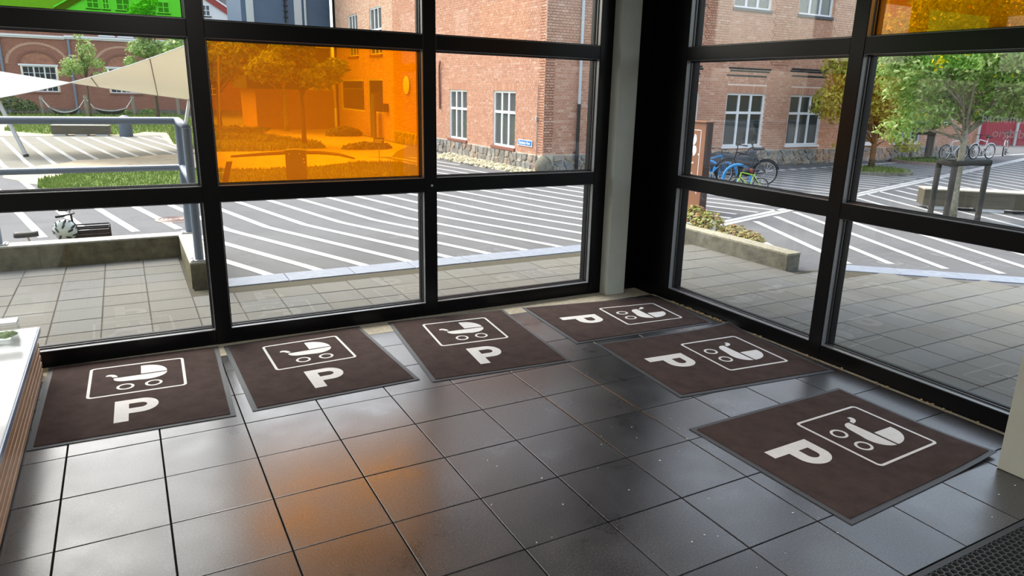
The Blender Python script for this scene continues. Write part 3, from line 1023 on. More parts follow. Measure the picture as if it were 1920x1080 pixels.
# ---------------- corner building: right face (looking to -y) and left face (looking to -x)
CX, CY, TOPZ = 8.50, 9.95, 6.0
bb = empty('brick_building', (CX, CY, -0.03), label='red brick corner building on a field stone plinth across the square', cat='building')
def par(o): return o
RW = Wall((0, CY, 0), (1, 0, 0), (0, -1, 0))
PZR = 0.40
win_r = [(11.56, 12.93), (13.87, 15.24), (16.19, 17.50), (18.60, 19.93), (20.95, 22.25)]
holes_r = [(a, b, 0.50, 1.835) for a, b in win_r] + [(22.75, 23.87, 1.09, 2.2)]
up_r = [(11.50, 12.83), (13.80, 15.09), (16.09, 17.40), (18.45, 19.75), (20.8, 22.1)]
holes_r += [(a, b, 3.86, 5.25) for a, b in up_r]
lint_r = [(a-0.02, b+0.02, 1.835, 2.03) for a, b in win_r] + [(a-0.02, b+0.02, 5.25, 5.44) for a, b in up_r]
inv = bb.matrix_world
def place(o):
    o.matrix_parent_inverse = Matrix.Translation((-CX, -CY, 0.03))
    return o
BBP = Matrix.Translation((-CX, -CY, 0.03))
class PP:                      # parent under the building while meshes keep world coordinates
    pass
place(mortar_wall(RW, CX, 25.4, -0.1, TOPZ, holes_r, MAT['mortar'], bb))
vents = [(13.78, 15.36, 2.37, 2.48), (13.80, 15.30, 2.26, 2.31), (16.07, 17.65, 2.40, 2.51), (16.10, 17.6, 2.29, 2.34), (12.2, 13.0, 2.36, 2.47), (12.2, 12.95, 2.25, 2.30), (18.5, 20.0, 2.40, 2.5)]
pil = [(CX, 13.02, 2.55, 9, 0.022), (15.27, 16.07, 2.55, 9, 0.022), (17.6, 18.4, 2.55, 9, 0.022), (20.0, 20.7, 2.55, 9, 0.022)]
pil = [(CX, 11.45, 2.55, 9, 0.022), (12.98, 13.75, 2.55, 9, 0.022)] + pil[1:]
mbR, sing = brickwork(RW, CX-0.008, 25.4, PZR, TOPZ, holes_r+lint_r, single=lambda u, z: u < 10.1 and z < 2.2, special=vents, pil=pil)
for (a, b, c, d) in lint_r: soldier(mbR, RW, a, b, c+0.004, d-0.006)
place(mbR.build('brickwork', MAT['brick'], bb, tones=True, kind='stuff'))
bmeshes = {}
for (u, z, L, d) in sing:
    key = round(L, 3)
    if key not in bmeshes:
        bmeshes[key] = MB().obox((0, 0, 0), (L, 0, 0), (0, -0.009, 0), (0, 0, BH_)).mesh('brick', MAT['brick_r'])
    o = link_mesh('brick', bmeshes[key], bb, (u, CY-(d-0.008), z))
    place(o)

LW = Wall((CX, 0, 0), (0, -1, 0), (-1, 0, 0))     # u = -y
def yw(a, b): return (-b, -a)
holes_l = [(-12.41, -11.25, 0.43, 1.745), (-15.14, -13.96, 0.43, 1.745)]
lint_l = [(a-0.02, b+0.02, d, d+0.185) for (a, b, c, d) in holes_l]
PZL = 0.375
place(mortar_wall(LW, -19.8, -CY, -0.1, TOPZ, holes_l, MAT['mortar'], bb))
mbL, _ = brickwork(LW, -19.8, -CY+0.008, PZL, TOPZ, holes_l+lint_l)
for (a, b, c, d) in lint_l: soldier(mbL, LW, a, b, c+0.004, d-0.006)
place(mbL.build('brickwork', MAT['brick'], bb, tones=True, kind='stuff'))
# farther, paler wing of the left face
FW = Wall((CX+0.06, 0, 0), (0, -1, 0), (-1, 0, 0))
holes_f = [(-25.2, -23.95, 2.90, 4.42), (-22.45, -21.10, 2.88, 4.45), (-26.6, -23.4, 0.86, 2.03), (-22.9, -21.15, 0.86, 2.05)]
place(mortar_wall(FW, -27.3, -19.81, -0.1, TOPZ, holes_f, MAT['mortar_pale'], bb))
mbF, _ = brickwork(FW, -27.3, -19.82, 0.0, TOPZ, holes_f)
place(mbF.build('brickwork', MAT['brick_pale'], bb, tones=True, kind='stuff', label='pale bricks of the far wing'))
# windows
for i, (a, b) in enumerate(win_r):
    f = place(bwindow(RW, a, b, 0.50, 1.835, bb, 3, tz=1.35, glass='darkglass', sill='white'))
for (a, b) in up_r:
    place(bwindow(RW, a, b, 3.86, 5.25, bb, 3, tz=4.8, glass='greyglass', sill='slate', sillh=0.07))
place(bwindow(RW, 22.75, 23.87, 1.09, 2.2, bb, 2, glass='greyglass', sill='white'))
for (a, b, c, d) in holes_l:
    place(bwindow(LW, a, b, c, d, bb, 3, tz=1.25, glass='greyglass', sill='redsill', sillh=0.07))
for (a, b, c, d) in holes_f[:2]:
    place(bwindow(FW, a, b, c, d, bb, 3, tz=3.72, glass='greyglass', sill='redsill', sillh=0.08))
for (a, b, c, d) in holes_f[2:]:
    place(bwindow(FW, a, b, c, d, bb, 1, glass='darkglass', sill=None, name='shop_window', depth=0.04))
for o in list(bb.children):
    if o.name.startswith(('window_sill',)): place(o)
# plinth stones (real pieces)
rnd = random.Random(3)
backR = MB(); RW.panel(backR, CX-0.02, 25.4, -0.1, PZR, 0, 0.012)
LW.panel(backR, -19.8, -CY, -0.1, PZL, 0, 0.012)
place(backR.build('plinth', MAT['stone_mortar'], bb))
ns = 0
st = MB()
def stones(W, u0, u1, z1, w, lim):
    global ns
    for (cx, cy, sp) in voronoi(u0, u1, -0.03, z1, w, 0.165, rnd):
        poly = [W.P(u, z, 0.012) for u, z in sp]
        mid = [W.P(cx+(u-cx)*0.80, cy+(z-cy)*0.80, 0.012+rnd.uniform(0.022, 0.045)) for u, z in sp]
        n = len(poly)
        vs = poly+mid
        fs = [tuple(range(n, 2*n))] + [(i, (i+1) % n, n+(i+1) % n, n+i) for i in range(n)]
        if W is RW: fs = [f for f in fs]
        if ns < lim:
            place(MB().add(vs, fs).build('stone', MAT['stone'], bb)); ns += 1
        else:
            st.add(vs, fs, rnd.random())
stones(RW, 8.75, 13.0, PZR, 0.24, 300)
stones(LW, -13.2, -CY-0.2, PZL, 0.24, 300)
stones(RW, 13.0, 19.5, PZR, 0.25, 300)
stones(LW, -19.8, -13.2, PZL, 0.26, 300)
stones(RW, 19.5, 25.4, PZR, 0.28, 300)
if st.v:
    st.build('plinth_stones', tone_mat('field_stone_far', [(0, (0.20, 0.19, 0.17)), (0.5, (0.30, 0.27, 0.22)), (1, (0.36, 0.31, 0.24))]), bb, tones=True, kind='stuff')
    place(bb.children[-1])
for o in bb.children:
    o.matrix_parent_inverse = BBP
cst = MB().ball((CX+0.02, CY-0.02, 0.13), 0.20, 0.20, 0.24, 14, 10, 0.03).build('corner_boulder', MAT['concrete'], bb, smooth=True, label='big pale corner boulder')
place(cst)
# roof (above the view)
place(MB().box(CX-0.25, 25.6, CY-0.25, CY+8, TOPZ, TOPZ+0.25).box(CX-0.25, CX+8, CY+8, 27.5, TOPZ, TOPZ+0.25).build('eaves', MAT['white'], bb))
rf = MB()
rf.add([(CX-0.3, CY-0.3, TOPZ+0.25), (25.7, CY-0.3, TOPZ+0.25), (25.7, CY+4, TOPZ+3), (CX-0.3, CY+4, TOPZ+3), (25.7, CY+8, TOPZ+0.25), (CX-0.3, CY+8, TOPZ+0.25)],
       [(0, 1, 2, 3), (3, 2, 4, 5), (0, 3, 5), (1, 4, 2), (0, 5, 4, 1)])
place(rf.build('roof', MAT['rooftile'], bb))
body_ = MB().box(CX+0.4, 25.2, CY+0.4, CY+8, -0.1, TOPZ).box(CX+0.4, CX+8, CY+8, 27.2, -0.1, TOPZ).box(CX+0.01, CX+0.4, 27.05, 27.3, -0.1, TOPZ)
place(body_.build('interior_block', MAT['gasket'], bb))
place(MB().box(25.15, 25.4, CY+0.0, CY+8, -0.1, TOPZ).build('gable_wall', MAT['mortar'], bb))
# pipes, sign, wires on it
place(MB().tube([(9.36, 9.87, 1.45), (9.36, 9.87, TOPZ)], 0.034, 10).build('downpipe', MAT['palegrey'], bb, label='pale grey upper downpipe'))
place(MB().tube([(9.36, 9.87, 0.0), (9.36, 9.87, 1.5)], 0.040, 10).box(9.30, 9.42, 9.90, 9.95, 0.42, 0.45).build('downpipe_foot', MAT['blackgloss'], bb, label='black lower downpipe'))
place(MB().tube([(8.475, 10.2, 0.0), (8.475, 10.2, 1.88)], 0.008, 6).box(8.44, 8.49, 10.17, 10.23, 1.12, 1.2).build('cable_conduit', MAT['galv'], bb))
place(MB().tube([(8.46, 15.75, 1.2), (8.45, 15.75, 2.35), (8.42, 15.6, 2.5)], 0.03, 8).build('iron_bracket', MAT['redsill'], bb))
place(MB().ball((8.46, 18.5, 1.845), 0.03, 0.285, 0.285, 24, 12).build('round_plaque', MAT['white'], bb, label='pale round plaque'))
place(MB().box(8.40, 8.54, 20.55, 20.98, 0.95, 1.22).build('wall_box', MAT['blackgloss'], bb))
ss = empty('street_sign', (8.478, 10.72, 0.60), label='small blue street name sign on the brick wall right of a white window', cat='sign')
MB().box(-0.006, 0.004, -0.335, 0.335, -0.070, 0.070).build('sign_border', MAT['white'], ss, bevel=0.002)
MB().box(-0.0075, -0.006, -0.315, 0.315, -0.052, 0.052).build('sign_plate', MAT['signblue'], ss)
text_mesh('lettering', 'Bendsens Have', 0.105, MAT['white'], ss, basis((-0.0085, 0.275, -0.032), (0, -1, 0), (0, 0, 1), (-1, 0, 0)), 0.0008, squeeze=0.80, bold=0.002)

# ---------------- left building far back
lb = empty('arched_brick_building', (-1.0, 42.5, -0.03), label='red brick building with arched windows and white gable far behind the sail', cat='building')
LBP = Matrix.Translation((1.0, -42.5, 0.03))
AW = Wall((0, 42.5, 0), (1, 0, 0), (0, -1, 0))
aw = [(-3.90, -2.26, 1.12, 2.42), (0.02, 1.66, 1.12, 2.42), (4.0, 5.6, 1.12, 2.42), (-7.8, -6.2, 1.12, 2.42)]
mortar_wall(AW, -12, 7.6, -0.1, 4.75, aw, mat('brown_mortar', (0.48, 0.34, 0.27), 0.95), lb)
mbA = MB()
r9 = random.Random(9)
mbA, _ = brickwork(AW, -6.0, 7.6, 0.25, 4.75, [(a, b, c, d+0.02) for (a, b, c, d) in aw])
for i in range(40):
    AW.panel(mbA, -12+0.15*i, -12+0.15*i+0.14, 0.25, 4.7, 0, 0.005, r9.random()*0.9)
mbA.build('brickwork', tone_mat('dark_red_brick', [(0, (0.27, 0.105, 0.07)), (0.4, (0.36, 0.15, 0.10)), (0.7, (0.31, 0.12, 0.08)), (1, (0.42, 0.20, 0.14))], 0.9, 0.2), lb, tones=True, kind='stuff')
for (a, b, c, d) in aw:
    bwindow(AW, a+0.06, b-0.06, c, d, lb, 3, glass='darkglass', sill='redsill', sillh=0.10, muntin=4, depth=0.02)
    m_ = (a+b)/2
    hd = MB(); AW.panel(hd, a-0.06, b+0.06, d, d+0.09, 0, 0.07); hd.build('window_head', MAT['white'], lb)
    tp = MB().slab([AW.P(m_+0.80*cos(t), 2.52+0.62*sin(t), 0.006) for t in [pi*i/16 for i in range(17)]], (0, -1, 0), 0.01)
    tp.build('arch_panel', mat('arch_brick_panel', (0.36, 0.16, 0.10), 0.9, var=0.25, scale=6), lb)
    for (R1, R2, q_, dd, mm) in ((0.80, 0.92, 0.64, 0.06, 'redsill'), (1.28, 1.42, 0.98, 0.02, 'arch_brick')):
        am = MB()
        for i in range(16):
            t0, t1 = pi*i/16, pi*(i+1)/16
            am.slab([AW.P(m_+R1*cos(t0), 2.50+R1*0.78*sin(t0), 0), AW.P(m_+R2*cos(t0), 2.50+R2*0.78*sin(t0), 0), AW.P(m_+R2*cos(t1), 2.50+R2*0.78*sin(t1), 0), AW.P(m_+R1*cos(t1), 2.50+R1*0.78*sin(t1), 0)], (0, -1, 0), dd)
        am.build('arch_moulding', MAT[mm], lb)
co = MB(); AW.panel(co, -12, -1.75, 3.80, 3.88, 0, 0.10); AW.panel(co, -12, -1.75, 3.88, 3.97, 0, 0.16)
AW.panel(co, -1.75, 7.6, 3.84, 3.92, 0, 0.10); AW.panel(co, -1.75, 7.6, 3.92, 4.02, 0, 0.16)
co.build('cornice', MAT['white'], lb)
for u in (-0.15, 0.75, 4.6): bwindow(AW, u, u+0.72, 4.10, 4.62, lb, 2, glass='greyglass', sill='white', depth=0.0)
for u in (-3.9, -2.2): MB().ball((u, 42.35, 4.25), 0.10, 0.1, 0.14, 8, 6).build('wall_lamp', MAT['white'], lb)
for u in (-1.60, -4.62): MB().tube([(u, 42.38, 0.0), (u, 42.38, 3.8)], 0.06, 8).build('downpipe', MAT['pipe'], lb)
MB().box(-12, 7.6, 42.40, 42.49, -0.1, 0.25).build('plinth', MAT['concrete'], lb)
rs = MB().add([(-12, 42.3, 4.72), (7.7, 42.3, 4.72), (7.7, 43.3, 5.15), (-12, 43.3, 5.15), (-12, 43.3, 4.7), (7.7, 43.3, 4.7)], [(0, 1, 2, 3), (0, 4, 5, 1), (2, 5, 4, 3)])
rs.build('roof_skirt', MAT['rooftile'], lb)
MB().add([(-14, 43.5, 5.1), (2.5, 43.5, 5.1), (2.5, 51, 10.5), (-14, 51, 10.5), (2.5, 51, 4.7), (-14, 51, 4.7)], [(0, 1, 2, 3), (0, 3, 5), (1, 4, 2), (3, 2, 4, 5)]).build('main_roof', MAT['rooftile'], lb)
GWl = Wall((0, 42.9, 0), (1, 0, 0), (0, -1, 0))
gp = [(-1.9, 5.0), (7.3, 5.0), (7.3, 5.22), (2.7, 8.1), (-1.9, 5.22)]
MB().slab([GWl.P(u, z, 0) for u, z in gp], (0, 1, 0), 0.3).build('gable', mat('white_board_gable', (0.74, 0.76, 0.76), 0.6), lb, label='white boarded gable')
for (u0, u1) in ((-0.55, 0.05), (0.19, 0.53), (0.83, 1.52), (2.0, 2.6), (2.84, 3.46), (4.10, 4.75), (5.11, 5.57)):
    bwindow(GWl, u0, u1, 5.48, 6.10, lb, 2, rows=2, glass='greyglass', sill='white', depth=-0.05, bar=0.02)
for s_ in (-1, 1):
    bd = MB()
    x0, z0, x1, z1 = 2.7+s_*4.75, 5.02, 2.7, 8.05
    bd.slab([GWl.P(x0, z0, 0.02), GWl.P(x0, z0+0.36, 0.02), GWl.P(x1, z1+0.36, 0.02), GWl.P(x1, z1, 0.02)], (0, -1, 0), 0.08)
    bd.build('bargeboard', MAT['oxide'], lb, label='red oxide bargeboard')
    wb = MB().slab([GWl.P(x0, z0+0.36, 0.0), GWl.P(x0, z0+0.46, 0.0), GWl.P(x1, z1+0.46, 0.0), GWl.P(x1, z1+0.36, 0.0)], (0, -1, 0), 0.14)
    wb.build('verge_trim', MAT['white'], lb)
    MB().slab([GWl.P(x0, z0+0.46, 0), GWl.P(x0, z0+0.5, 0), GWl.P(x1, z1+0.5, 0), GWl.P(x1, z1+0.46, 0)], (0, 1, 0), 5).build('gable_roof', MAT['rooftile'], lb)
for u in (5.15, 6.85, -1.6): MB().tube([(u, 42.55, 5.13), (u, 42.7, 5.13)], 0.15, 14).build('round_ornament', MAT['white'], lb)
for o in lb.children: o.matrix_parent_inverse = LBP

# ---------------- blue grey clad building at the back
bl = empty('blue_clad_building', (6.9, 27.6, -0.03), label='blue grey clad building behind the trees beside the brick house', cat='building')
CW = Wall((0, 27.6, 0), (1, 0, 0), (0, -1, 0))
lw_ = MB(); CW.panel(lw_, 5.3, 8.49, -0.1, 1.60, -4, 0); lw_.build('base_wall', mat('brown_rendered_wall', (0.42, 0.26, 0.16), 0.85, var=0.12, scale=3), bl)
up_ = MB(); CW.panel(up_, 5.0, 7.40, 1.60, 8.5, -4, -0.02); CW.panel(up_, 7.40, 8.49, 3.36, 8.5, -4, -0.02); up_.build('cladding', MAT['cladding'], bl)
for (a, b, mm, dd) in ((5.18, 5.46, 'palegrey', 0.05), (7.03, 7.33, 'palegrey', 0.05)):
    q = MB(); CW.panel(q, a, b, 4.0, 8.5, -0.02, dd); q.build('pale_panel', MAT[mm], bl)
MB().tube([(7.47, 27.55, 3.5), (7.47, 27.55, 8.5)], 0.05, 8).build('downpipe', MAT['palegrey'], bl)
bwindow(CW, 7.42, 8.46, 1.66, 3.34, bl, 1, tz=2.12, glass='greyglass', sill=None, depth=0.0, bar=0.025)
lad = MB()
for k in range(9): CW.panel(lad, 6.62, 6.78, 4.4+k*0.22, 4.43+k*0.22, -0.02, 0.1)
CW.panel(lad, 6.66, 6.70, 4.2, 6.4, -0.02, 0.08)
lad.build('wall_ladder', MAT['black'], bl)
for o in bl.children: o.matrix_parent_inverse = Matrix.Translation((-6.9, -27.6, 0.03))
zr = empty('zinc_clad_block', (7.9, 51.3, -0.03), label='grey zinc clad block between the white gable and the blue building', cat='building')
MB().add([(-2.5, 0, 0), (3, 0, 0), (3, 5, 0), (-2.5, 5, 0), (-2.5, 0, 9.0), (3, 0, 7.6), (3, 5, 7.6), (-2.5, 5, 9.0)],
         [(0, 1, 5, 4), (1, 2, 6, 5), (2, 3, 7, 6), (3, 0, 4, 7), (0, 3, 2, 1), (4, 5, 6, 7)]).build('zinc_wall', MAT['zincroof'], zr)
sm_ = MB()
for k in range(9): sm_.box(-2.5+k*0.62, -2.46+k*0.62, -0.03, 0.0, 0, 8.9-k*0.16)
sm_.build('standing_seam', MAT['zincroof'], zr)

# ================================================================= LOW WALLS AND RAILING
lw = empty('low_concrete_wall', (-1.0, 4.38, -0.02), label='mossy low concrete wall with railing outside the left pane', cat='wall')
LWP = Matrix.Translation((1.0, -4.38, 0.02))
xs_ = [-4.6, -2.6, -0.42, 0.79]
for a, b in zip(xs_, xs_[1:]):
    MB().box(a+0.002, b-0.002, 4.285, 4.475, -0.5, 0.200).build('wall_block', MAT['concrete_moss'], lw)
MB().box(0.791, 0.985, 2.955, 4.475, -0.5, 0.200).build('end_wing', MAT['concrete_moss'], lw)
MB().box(-4.6, 0.985, 4.283, 4.477, 0.200, 0.215).box(0.789, 0.987, 2.953, 4.283, 0.200, 0.215).build('coping', mat('pale_concrete_coping', (0.44, 0.43, 0.385), 0.9, spec=0.2, var=0.2, scale=30, bump=0.4, bscale=120), lw, label='pale concrete coping')
for o in lw.children: o.matrix_parent_inverse = LWP
rl = empty('railing', (0.9, 4.39, 0.215), label='blue grey tubular railing on the low concrete wall', cat='railing')
RLP = Matrix.Translation((-0.9, -4.39, -0.215))
posts = [(0.90, 4.39), (0.875, 3.03), (-0.735, 4.39), (-2.4, 4.39)]
for (x, y) in posts:
    MB().tube([(x, y, 0.226), (x, y, 1.36)], 0.036, 14).build('post', MAT['pipe'], rl, smooth=False)
    bp = MB().box(x-0.075, x+0.075, y-0.06, y+0.06, 0.2155, 0.228)
    for dx in (-0.055, 0.055):
        for dy in (-0.04, 0.04): bp.tube([(x+dx, y+dy, 0.228), (x+dx, y+dy, 0.236)], 0.009, 6)
    bp.build('base_plate', MAT['galv'], rl)
for z in (1.36, 0.895):
    MB().tube([(-4.6, 4.39, z), (0.86, 4.39, z), (0.895, 4.375, z), (0.90, 4.34, z), (0.875, 3.03, z)], 0.036 if z > 1 else 0.031, 14).build('rail', MAT['pipe'], rl, smooth=True)
for o in rl.children: o.matrix_parent_inverse = RLP

pw = empty('planter_wall', (6.43, 3.0, -0.02), label='low weathered concrete planter wall outside the right glazing', cat='wall')
MB().box(-0.095, 0.095, -1.76, 1.9, -0.1, 0.178).build('wall_block', MAT['concrete'], pw, bevel=0.008)
MB().box(-0.097, 0.097, -1.762, 1.902, 0.166, 0.186).build('coping', mat('lichen_coping', (0.33, 0.31, 0.235), 0.95, spec=0.1, var=0.35, scale=35, bump=0.6, bscale=120), pw)  # paler than the wall block: light on the top put into its colour
MB().box(6.5255, 7.18, 2.0, 4.9, -0.12, -0.005).build('planting_bed', MAT['bark_dark'], kind='structure', label='dark planting soil behind the low planter wall')

# ================================================================= PLANTS
def leaf_mesh(pts, size, rnd, up=0.3, flat=False, tones=(0, 1)):
    mb = MB()
    for (p, nrm) in pts:
        s = size*rnd.uniform(0.6, 1.25)
        n = Vector(nrm)+Vector((rnd.gauss(0, .5), rnd.gauss(0, .5), rnd.gauss(0, .5)+up))
        n.normalize()
        a, b = frame_of(n)
        ang = rnd.uniform(0, 2*pi)
        d = a*cos(ang)+b*sin(ang)
        e = n.cross(d)
        p = Vector(p)
        tn = min(1, max(0, rnd.betavariate(2, 2)*(tones[1]-tones[0])+tones[0]))
        mb.add([p-d*s*0.5, p+e*s*0.24-n*s*0.06, p+d*s*0.55, p-e*s*0.24-n*s*0.06], [(0, 1, 2), (0, 2, 3)], tn)
    return mb

def tree(name, loc, h_trunk, blobs, nleaf, lsize, bark, leafm, label, cat='tree', group=None, trunk_r=0.06, lean=(0, 0), seed=1, tones=(0, 0.95), yellow=0, stems=None):
    rnd = random.Random(seed)
    root = empty(name, loc, label=label, cat=cat, group=group)
    for (sx_, sy_, lx, ly, r0) in (stems or [(0, 0, lean[0], lean[1], trunk_r)]):
        top = max(b[2] for b in blobs)
        pts = [(sx_+lx*t+rnd.gauss(0, 0.006), sy_+ly*t+rnd.gauss(0, 0.006), top*t) for t in [i/9 for i in range(10)]]
        pts[0] = (sx_, sy_, -0.02)
        mb = MB().tube(pts, [r0*(1.25 if i == 0 else 1-0.085*i) for i in range(10)], 10)
        mb.build('trunk', bark, root, smooth=True)
    tx = lean
    br = MB()
    for b in blobs:
        for k in range(3 if b[2] > 1.5*h_trunk else 1):
            z0 = min(b[2]*0.9, h_trunk*rnd.uniform(0.85, 1.25))
            t = z0/max(bb_[2] for bb_ in blobs)
            st_ = Vector((lean[0]*t, lean[1]*t, z0))
            en = Vector((b[0]+rnd.gauss(0, b[3]*0.4), b[1]+rnd.gauss(0, b[4]*0.4), b[2]+rnd.gauss(0, b[5]*0.4)))
            md = (st_+en)/2+Vector((rnd.gauss(0, 0.08), rnd.gauss(0, 0.08), rnd.uniform(0, 0.12)))
            br.tube([st_, md, en], [trunk_r*0.38, trunk_r*0.25, trunk_r*0.08], 5)
    br.build('branches', bark, root, smooth=True)
    vol = sum(b[3]*b[4]*b[5] for b in blobs)
    pts = []
    for b in blobs:
        for k in range(int(nleaf*b[3]*b[4]*b[5]/vol)):
            d = Vector((rnd.gauss(0, 1), rnd.gauss(0, 1), rnd.gauss(0, 1))).normalized()
            r = rnd.uniform(0.35, 1.0)**0.6
            r *= 0.86+0.14*sin(d.x*7+seed)*cos(d.y*6+d.z*5)
            pts.append(((b[0]+d.x*b[3]*r, b[1]+d.y*b[4]*r, b[2]+d.z*b[5]*r), d))
    lm = leaf_mesh(pts, lsize, rnd, tones=tones)
    if yellow:
        for i in range(0, len(lm.t), 2):
            if rnd.random() < yellow: lm.t[i] = lm.t[i+1] = 1.0
    lm.build('foliage', leafm, root, tones=True, kind='stuff')
    return root

tree('street_tree', (11.89, 2.75, -0.025), 1.35,
     [(0.15, -0.05, 2.45, 1.25, 1.1, 0.75), (-0.85, 0.45, 2.15, 0.75, 0.6, 0.55), (-0.55, 0.35, 1.62, 0.62, 0.5, 0.34), (0.75, -0.45, 2.05, 0.7, 0.6, 0.6), (0.2, -0.1, 1.70, 0.45, 0.45, 0.3), (1.1, -0.7, 2.8, 0.8, 0.8, 0.6), (-0.3, 0.1, 3.15, 0.9, 0.9, 0.5), (-1.0, 0.55, 2.65, 0.7, 0.6, 0.5), (-0.95, 0.5, 1.35, 0.42, 0.35, 0.25), (0.9, -0.5, 1.65, 0.5, 0.4, 0.25)],
     26000, 0.078, MAT['bark'], MAT['leaf'], 'green street tree with pale bark inside the nearest timber guard', trunk_r=0.062, lean=(-0.10, 0.06), seed=4, yellow=0.008, tones=(0.15, 0.99))
tree('autumn_tree', (17.33, 8.05, -0.025), 0.75,
     [(-0.4, 0.2, 2.25, 1.1, 0.95, 0.95), (-0.3, 0.15, 3.2, 0.7, 0.65, 0.65), (0.4, -0.2, 1.5, 1.05, 0.85, 0.6), (-1.05, 0.6, 1.7, 0.75, 0.6, 0.6), (0.75, -0.42, 0.66, 0.5, 0.4, 0.22), (-0.6, 0.33, 0.66, 0.5, 0.4, 0.2), (0.65, -0.35, 2.5, 0.85, 0.75, 0.7), (-1.1, 0.6, 2.6, 0.5, 0.45, 0.5)],
     9500, 0.125, MAT['bark_dark'], MAT['leaf_yellow'], 'yellow green young tree in a round bed by the brick wall', trunk_r=0.075, seed=8, lean=(-0.05, 0.05))
tree('street_tree', (21.80, 9.30, -0.025), 1.0,
     [(0, -0.15, 2.2, 1.3, 0.55, 0.9), (-0.6, -0.1, 1.35, 0.8, 0.5, 0.45), (0.5, -0.3, 3.0, 0.9, 0.55, 0.6)],
     6500, 0.15, MAT['bark_dark'], MAT['leaf_dark'], 'dark green tree in the far timber guard against the building', trunk_r=0.06, seed=12)
tree('park_tree', (5.24, 18.75, -0.02), 1.55,
     [(-0.35, 0.3, 2.35, 1.05, 0.9, 0.55), (0.45, -0.2, 2.05, 0.85, 0.8, 0.45), (-0.1, 0.1, 2.95, 0.8, 0.8, 0.5), (0.95, -0.4, 2.35, 0.5, 0.5, 0.3), (-1.0, 0.5, 2.2, 0.6, 0.6, 0.4)],
     5200, 0.16, MAT['bark_dark'], MAT['leaf'], 'park tree seen through the orange pane, nearest to the bolted bin', trunk_r=0.075, seed=21)
tree('park_tree', (6.2, 26.3, -0.02), 1.6,
     [(-0.2, 0, 2.5, 1.1, 1.0, 0.7), (-1.3, 0.3, 2.6, 0.9, 0.9, 0.6)],
     3500, 0.2, MAT['bark'], MAT['leaf'], 'far pale trunked tree seen through the orange pane before the blue building', trunk_r=0.10, seed=22)
tree('park_tree', (3.72, 26.3, -0.02), 1.5,
     [(-0.1, 0, 2.5, 1.5, 1.2, 0.85), (0.85, 0.0, 2.8, 1.0, 1.0, 0.75), (-0.85, 0, 3.0, 1.0, 1.0, 0.75)],
     5000, 0.22, MAT['bark_dark'], MAT['leaf'], 'broad tree at the left edge of the orange pane', trunk_r=0.09, seed=23)
tree('park_tree', (1.9, 33.5, -0.02), 2.0,
     [(0.0, 0, 3.2, 1.1, 1.0, 0.5), (1.1, 0, 2.9, 0.9, 0.8, 0.5), (-0.2, 0, 4.4, 0.75, 0.75, 0.95), (0.2, 0, 5.2, 0.4, 0.4, 0.4), (0.5, 0, 2.3, 0.9, 0.6, 0.35), (-0.8, 0, 2.6, 0.4, 0.4, 0.4)],
     4200, 0.2, MAT['bark_dark'], MAT['leaf'], 'bright green tree above the beige sail', trunk_r=0.09, seed=24, tones=(0.25, 0.95))
tree('sapling', (-0.85, 37.0, -0.02), 1.5,
     [(-0.35, 0, 2.45, 0.75, 0.6, 0.5), (0.15, 0, 3.1, 0.5, 0.45, 0.7), (0.75, 0, 1.95, 0.6, 0.5, 0.4), (-0.1, 0, 3.85, 0.25, 0.25, 0.5), (0.5, 0, 2.6, 0.5, 0.4, 0.3), (-0.8, 0, 2.1, 0.4, 0.4, 0.25)],
     1300, 0.17, MAT['bark_dark'], MAT['leaf'], 'pale green sapling before the brick arch', trunk_r=0.05, seed=25, tones=(0.3, 1.0))

def bush(name, loc, blobs, n, ls, m, label, seed, tones=(0, 1), cat='shrub', group=None):
    rnd = random.Random(seed)
    root = empty(name, loc, label=label, cat=cat, group=group)
    pts = []
    st_ = MB()
    for b in blobs:
        for k in range(4):
            st_.tube([(b[0]*0.6, b[1]*0.6, 0), (b[0]+rnd.gauss(0, b[3]*0.4), b[1]+rnd.gauss(0, b[4]*0.4), b[2])], [0.012, 0.005], 4)
        for k in range(n//len(blobs)):
            d = Vector((rnd.gauss(0, 1), rnd.gauss(0, 1), abs(rnd.gauss(0, 1)))).normalized()
            r = rnd.uniform(0.4, 1.0)**0.5
            pts.append(((b[0]+d.x*b[3]*r, b[1]+d.y*b[4]*r, b[2]+d.z*b[5]*r), d))
    st_.build('stems', MAT['bark_dark'], root)
    leaf_mesh(pts, ls, rnd, up=0.8, tones=tones).build('foliage', m, root, tones=True, kind='stuff')
    return root
bush('sedum_plant', (6.70, 2.82, 0.0), [(0, 0, 0.14, 0.20, 0.25, 0.22), (0.05, 0.3, 0.14, 0.17, 0.25, 0.25)], 800, 0.07, MAT['leaf_sedum'], 'red and green sedum behind the planter wall, next to the brown sign', 31, cat='plant', group='sedum along the planter wall')
bush('sedum_plant', (6.71, 2.38, 0.0), [(0, 0, 0.12, 0.17, 0.22, 0.14), (0.03, -0.22, 0.10, 0.16, 0.2, 0.12)], 620, 0.065, MAT['leaf_sedum'], 'low reddish sedum toward the open end of the planter wall', 32, (0.3, 1), cat='plant', group='sedum along the planter wall')
bush('shrub', (-4.3, 40.0, -0.02), [(0, 0, 0.3, 0.75, 0.6, 0.75), (0.65, 0, 0.25, 0.55, 0.5, 0.55), (-0.8, 0, 0.3, 0.8, 0.6, 0.8)], 2600, 0.14, MAT['leaf_dark'], 'dark green shrub at the far left under the white sail', 33)
bush('ivy_patch', (21.6, 9.2, -0.02), [(0.1, 0, 0.02, 0.8, 0.45, 0.16), (-0.5, 0.1, 0.02, 0.5, 0.4, 0.12)], 1200, 0.09, MAT['leaf_dark'], 'dark green ground ivy in the far round bed', 34, cat='plant')
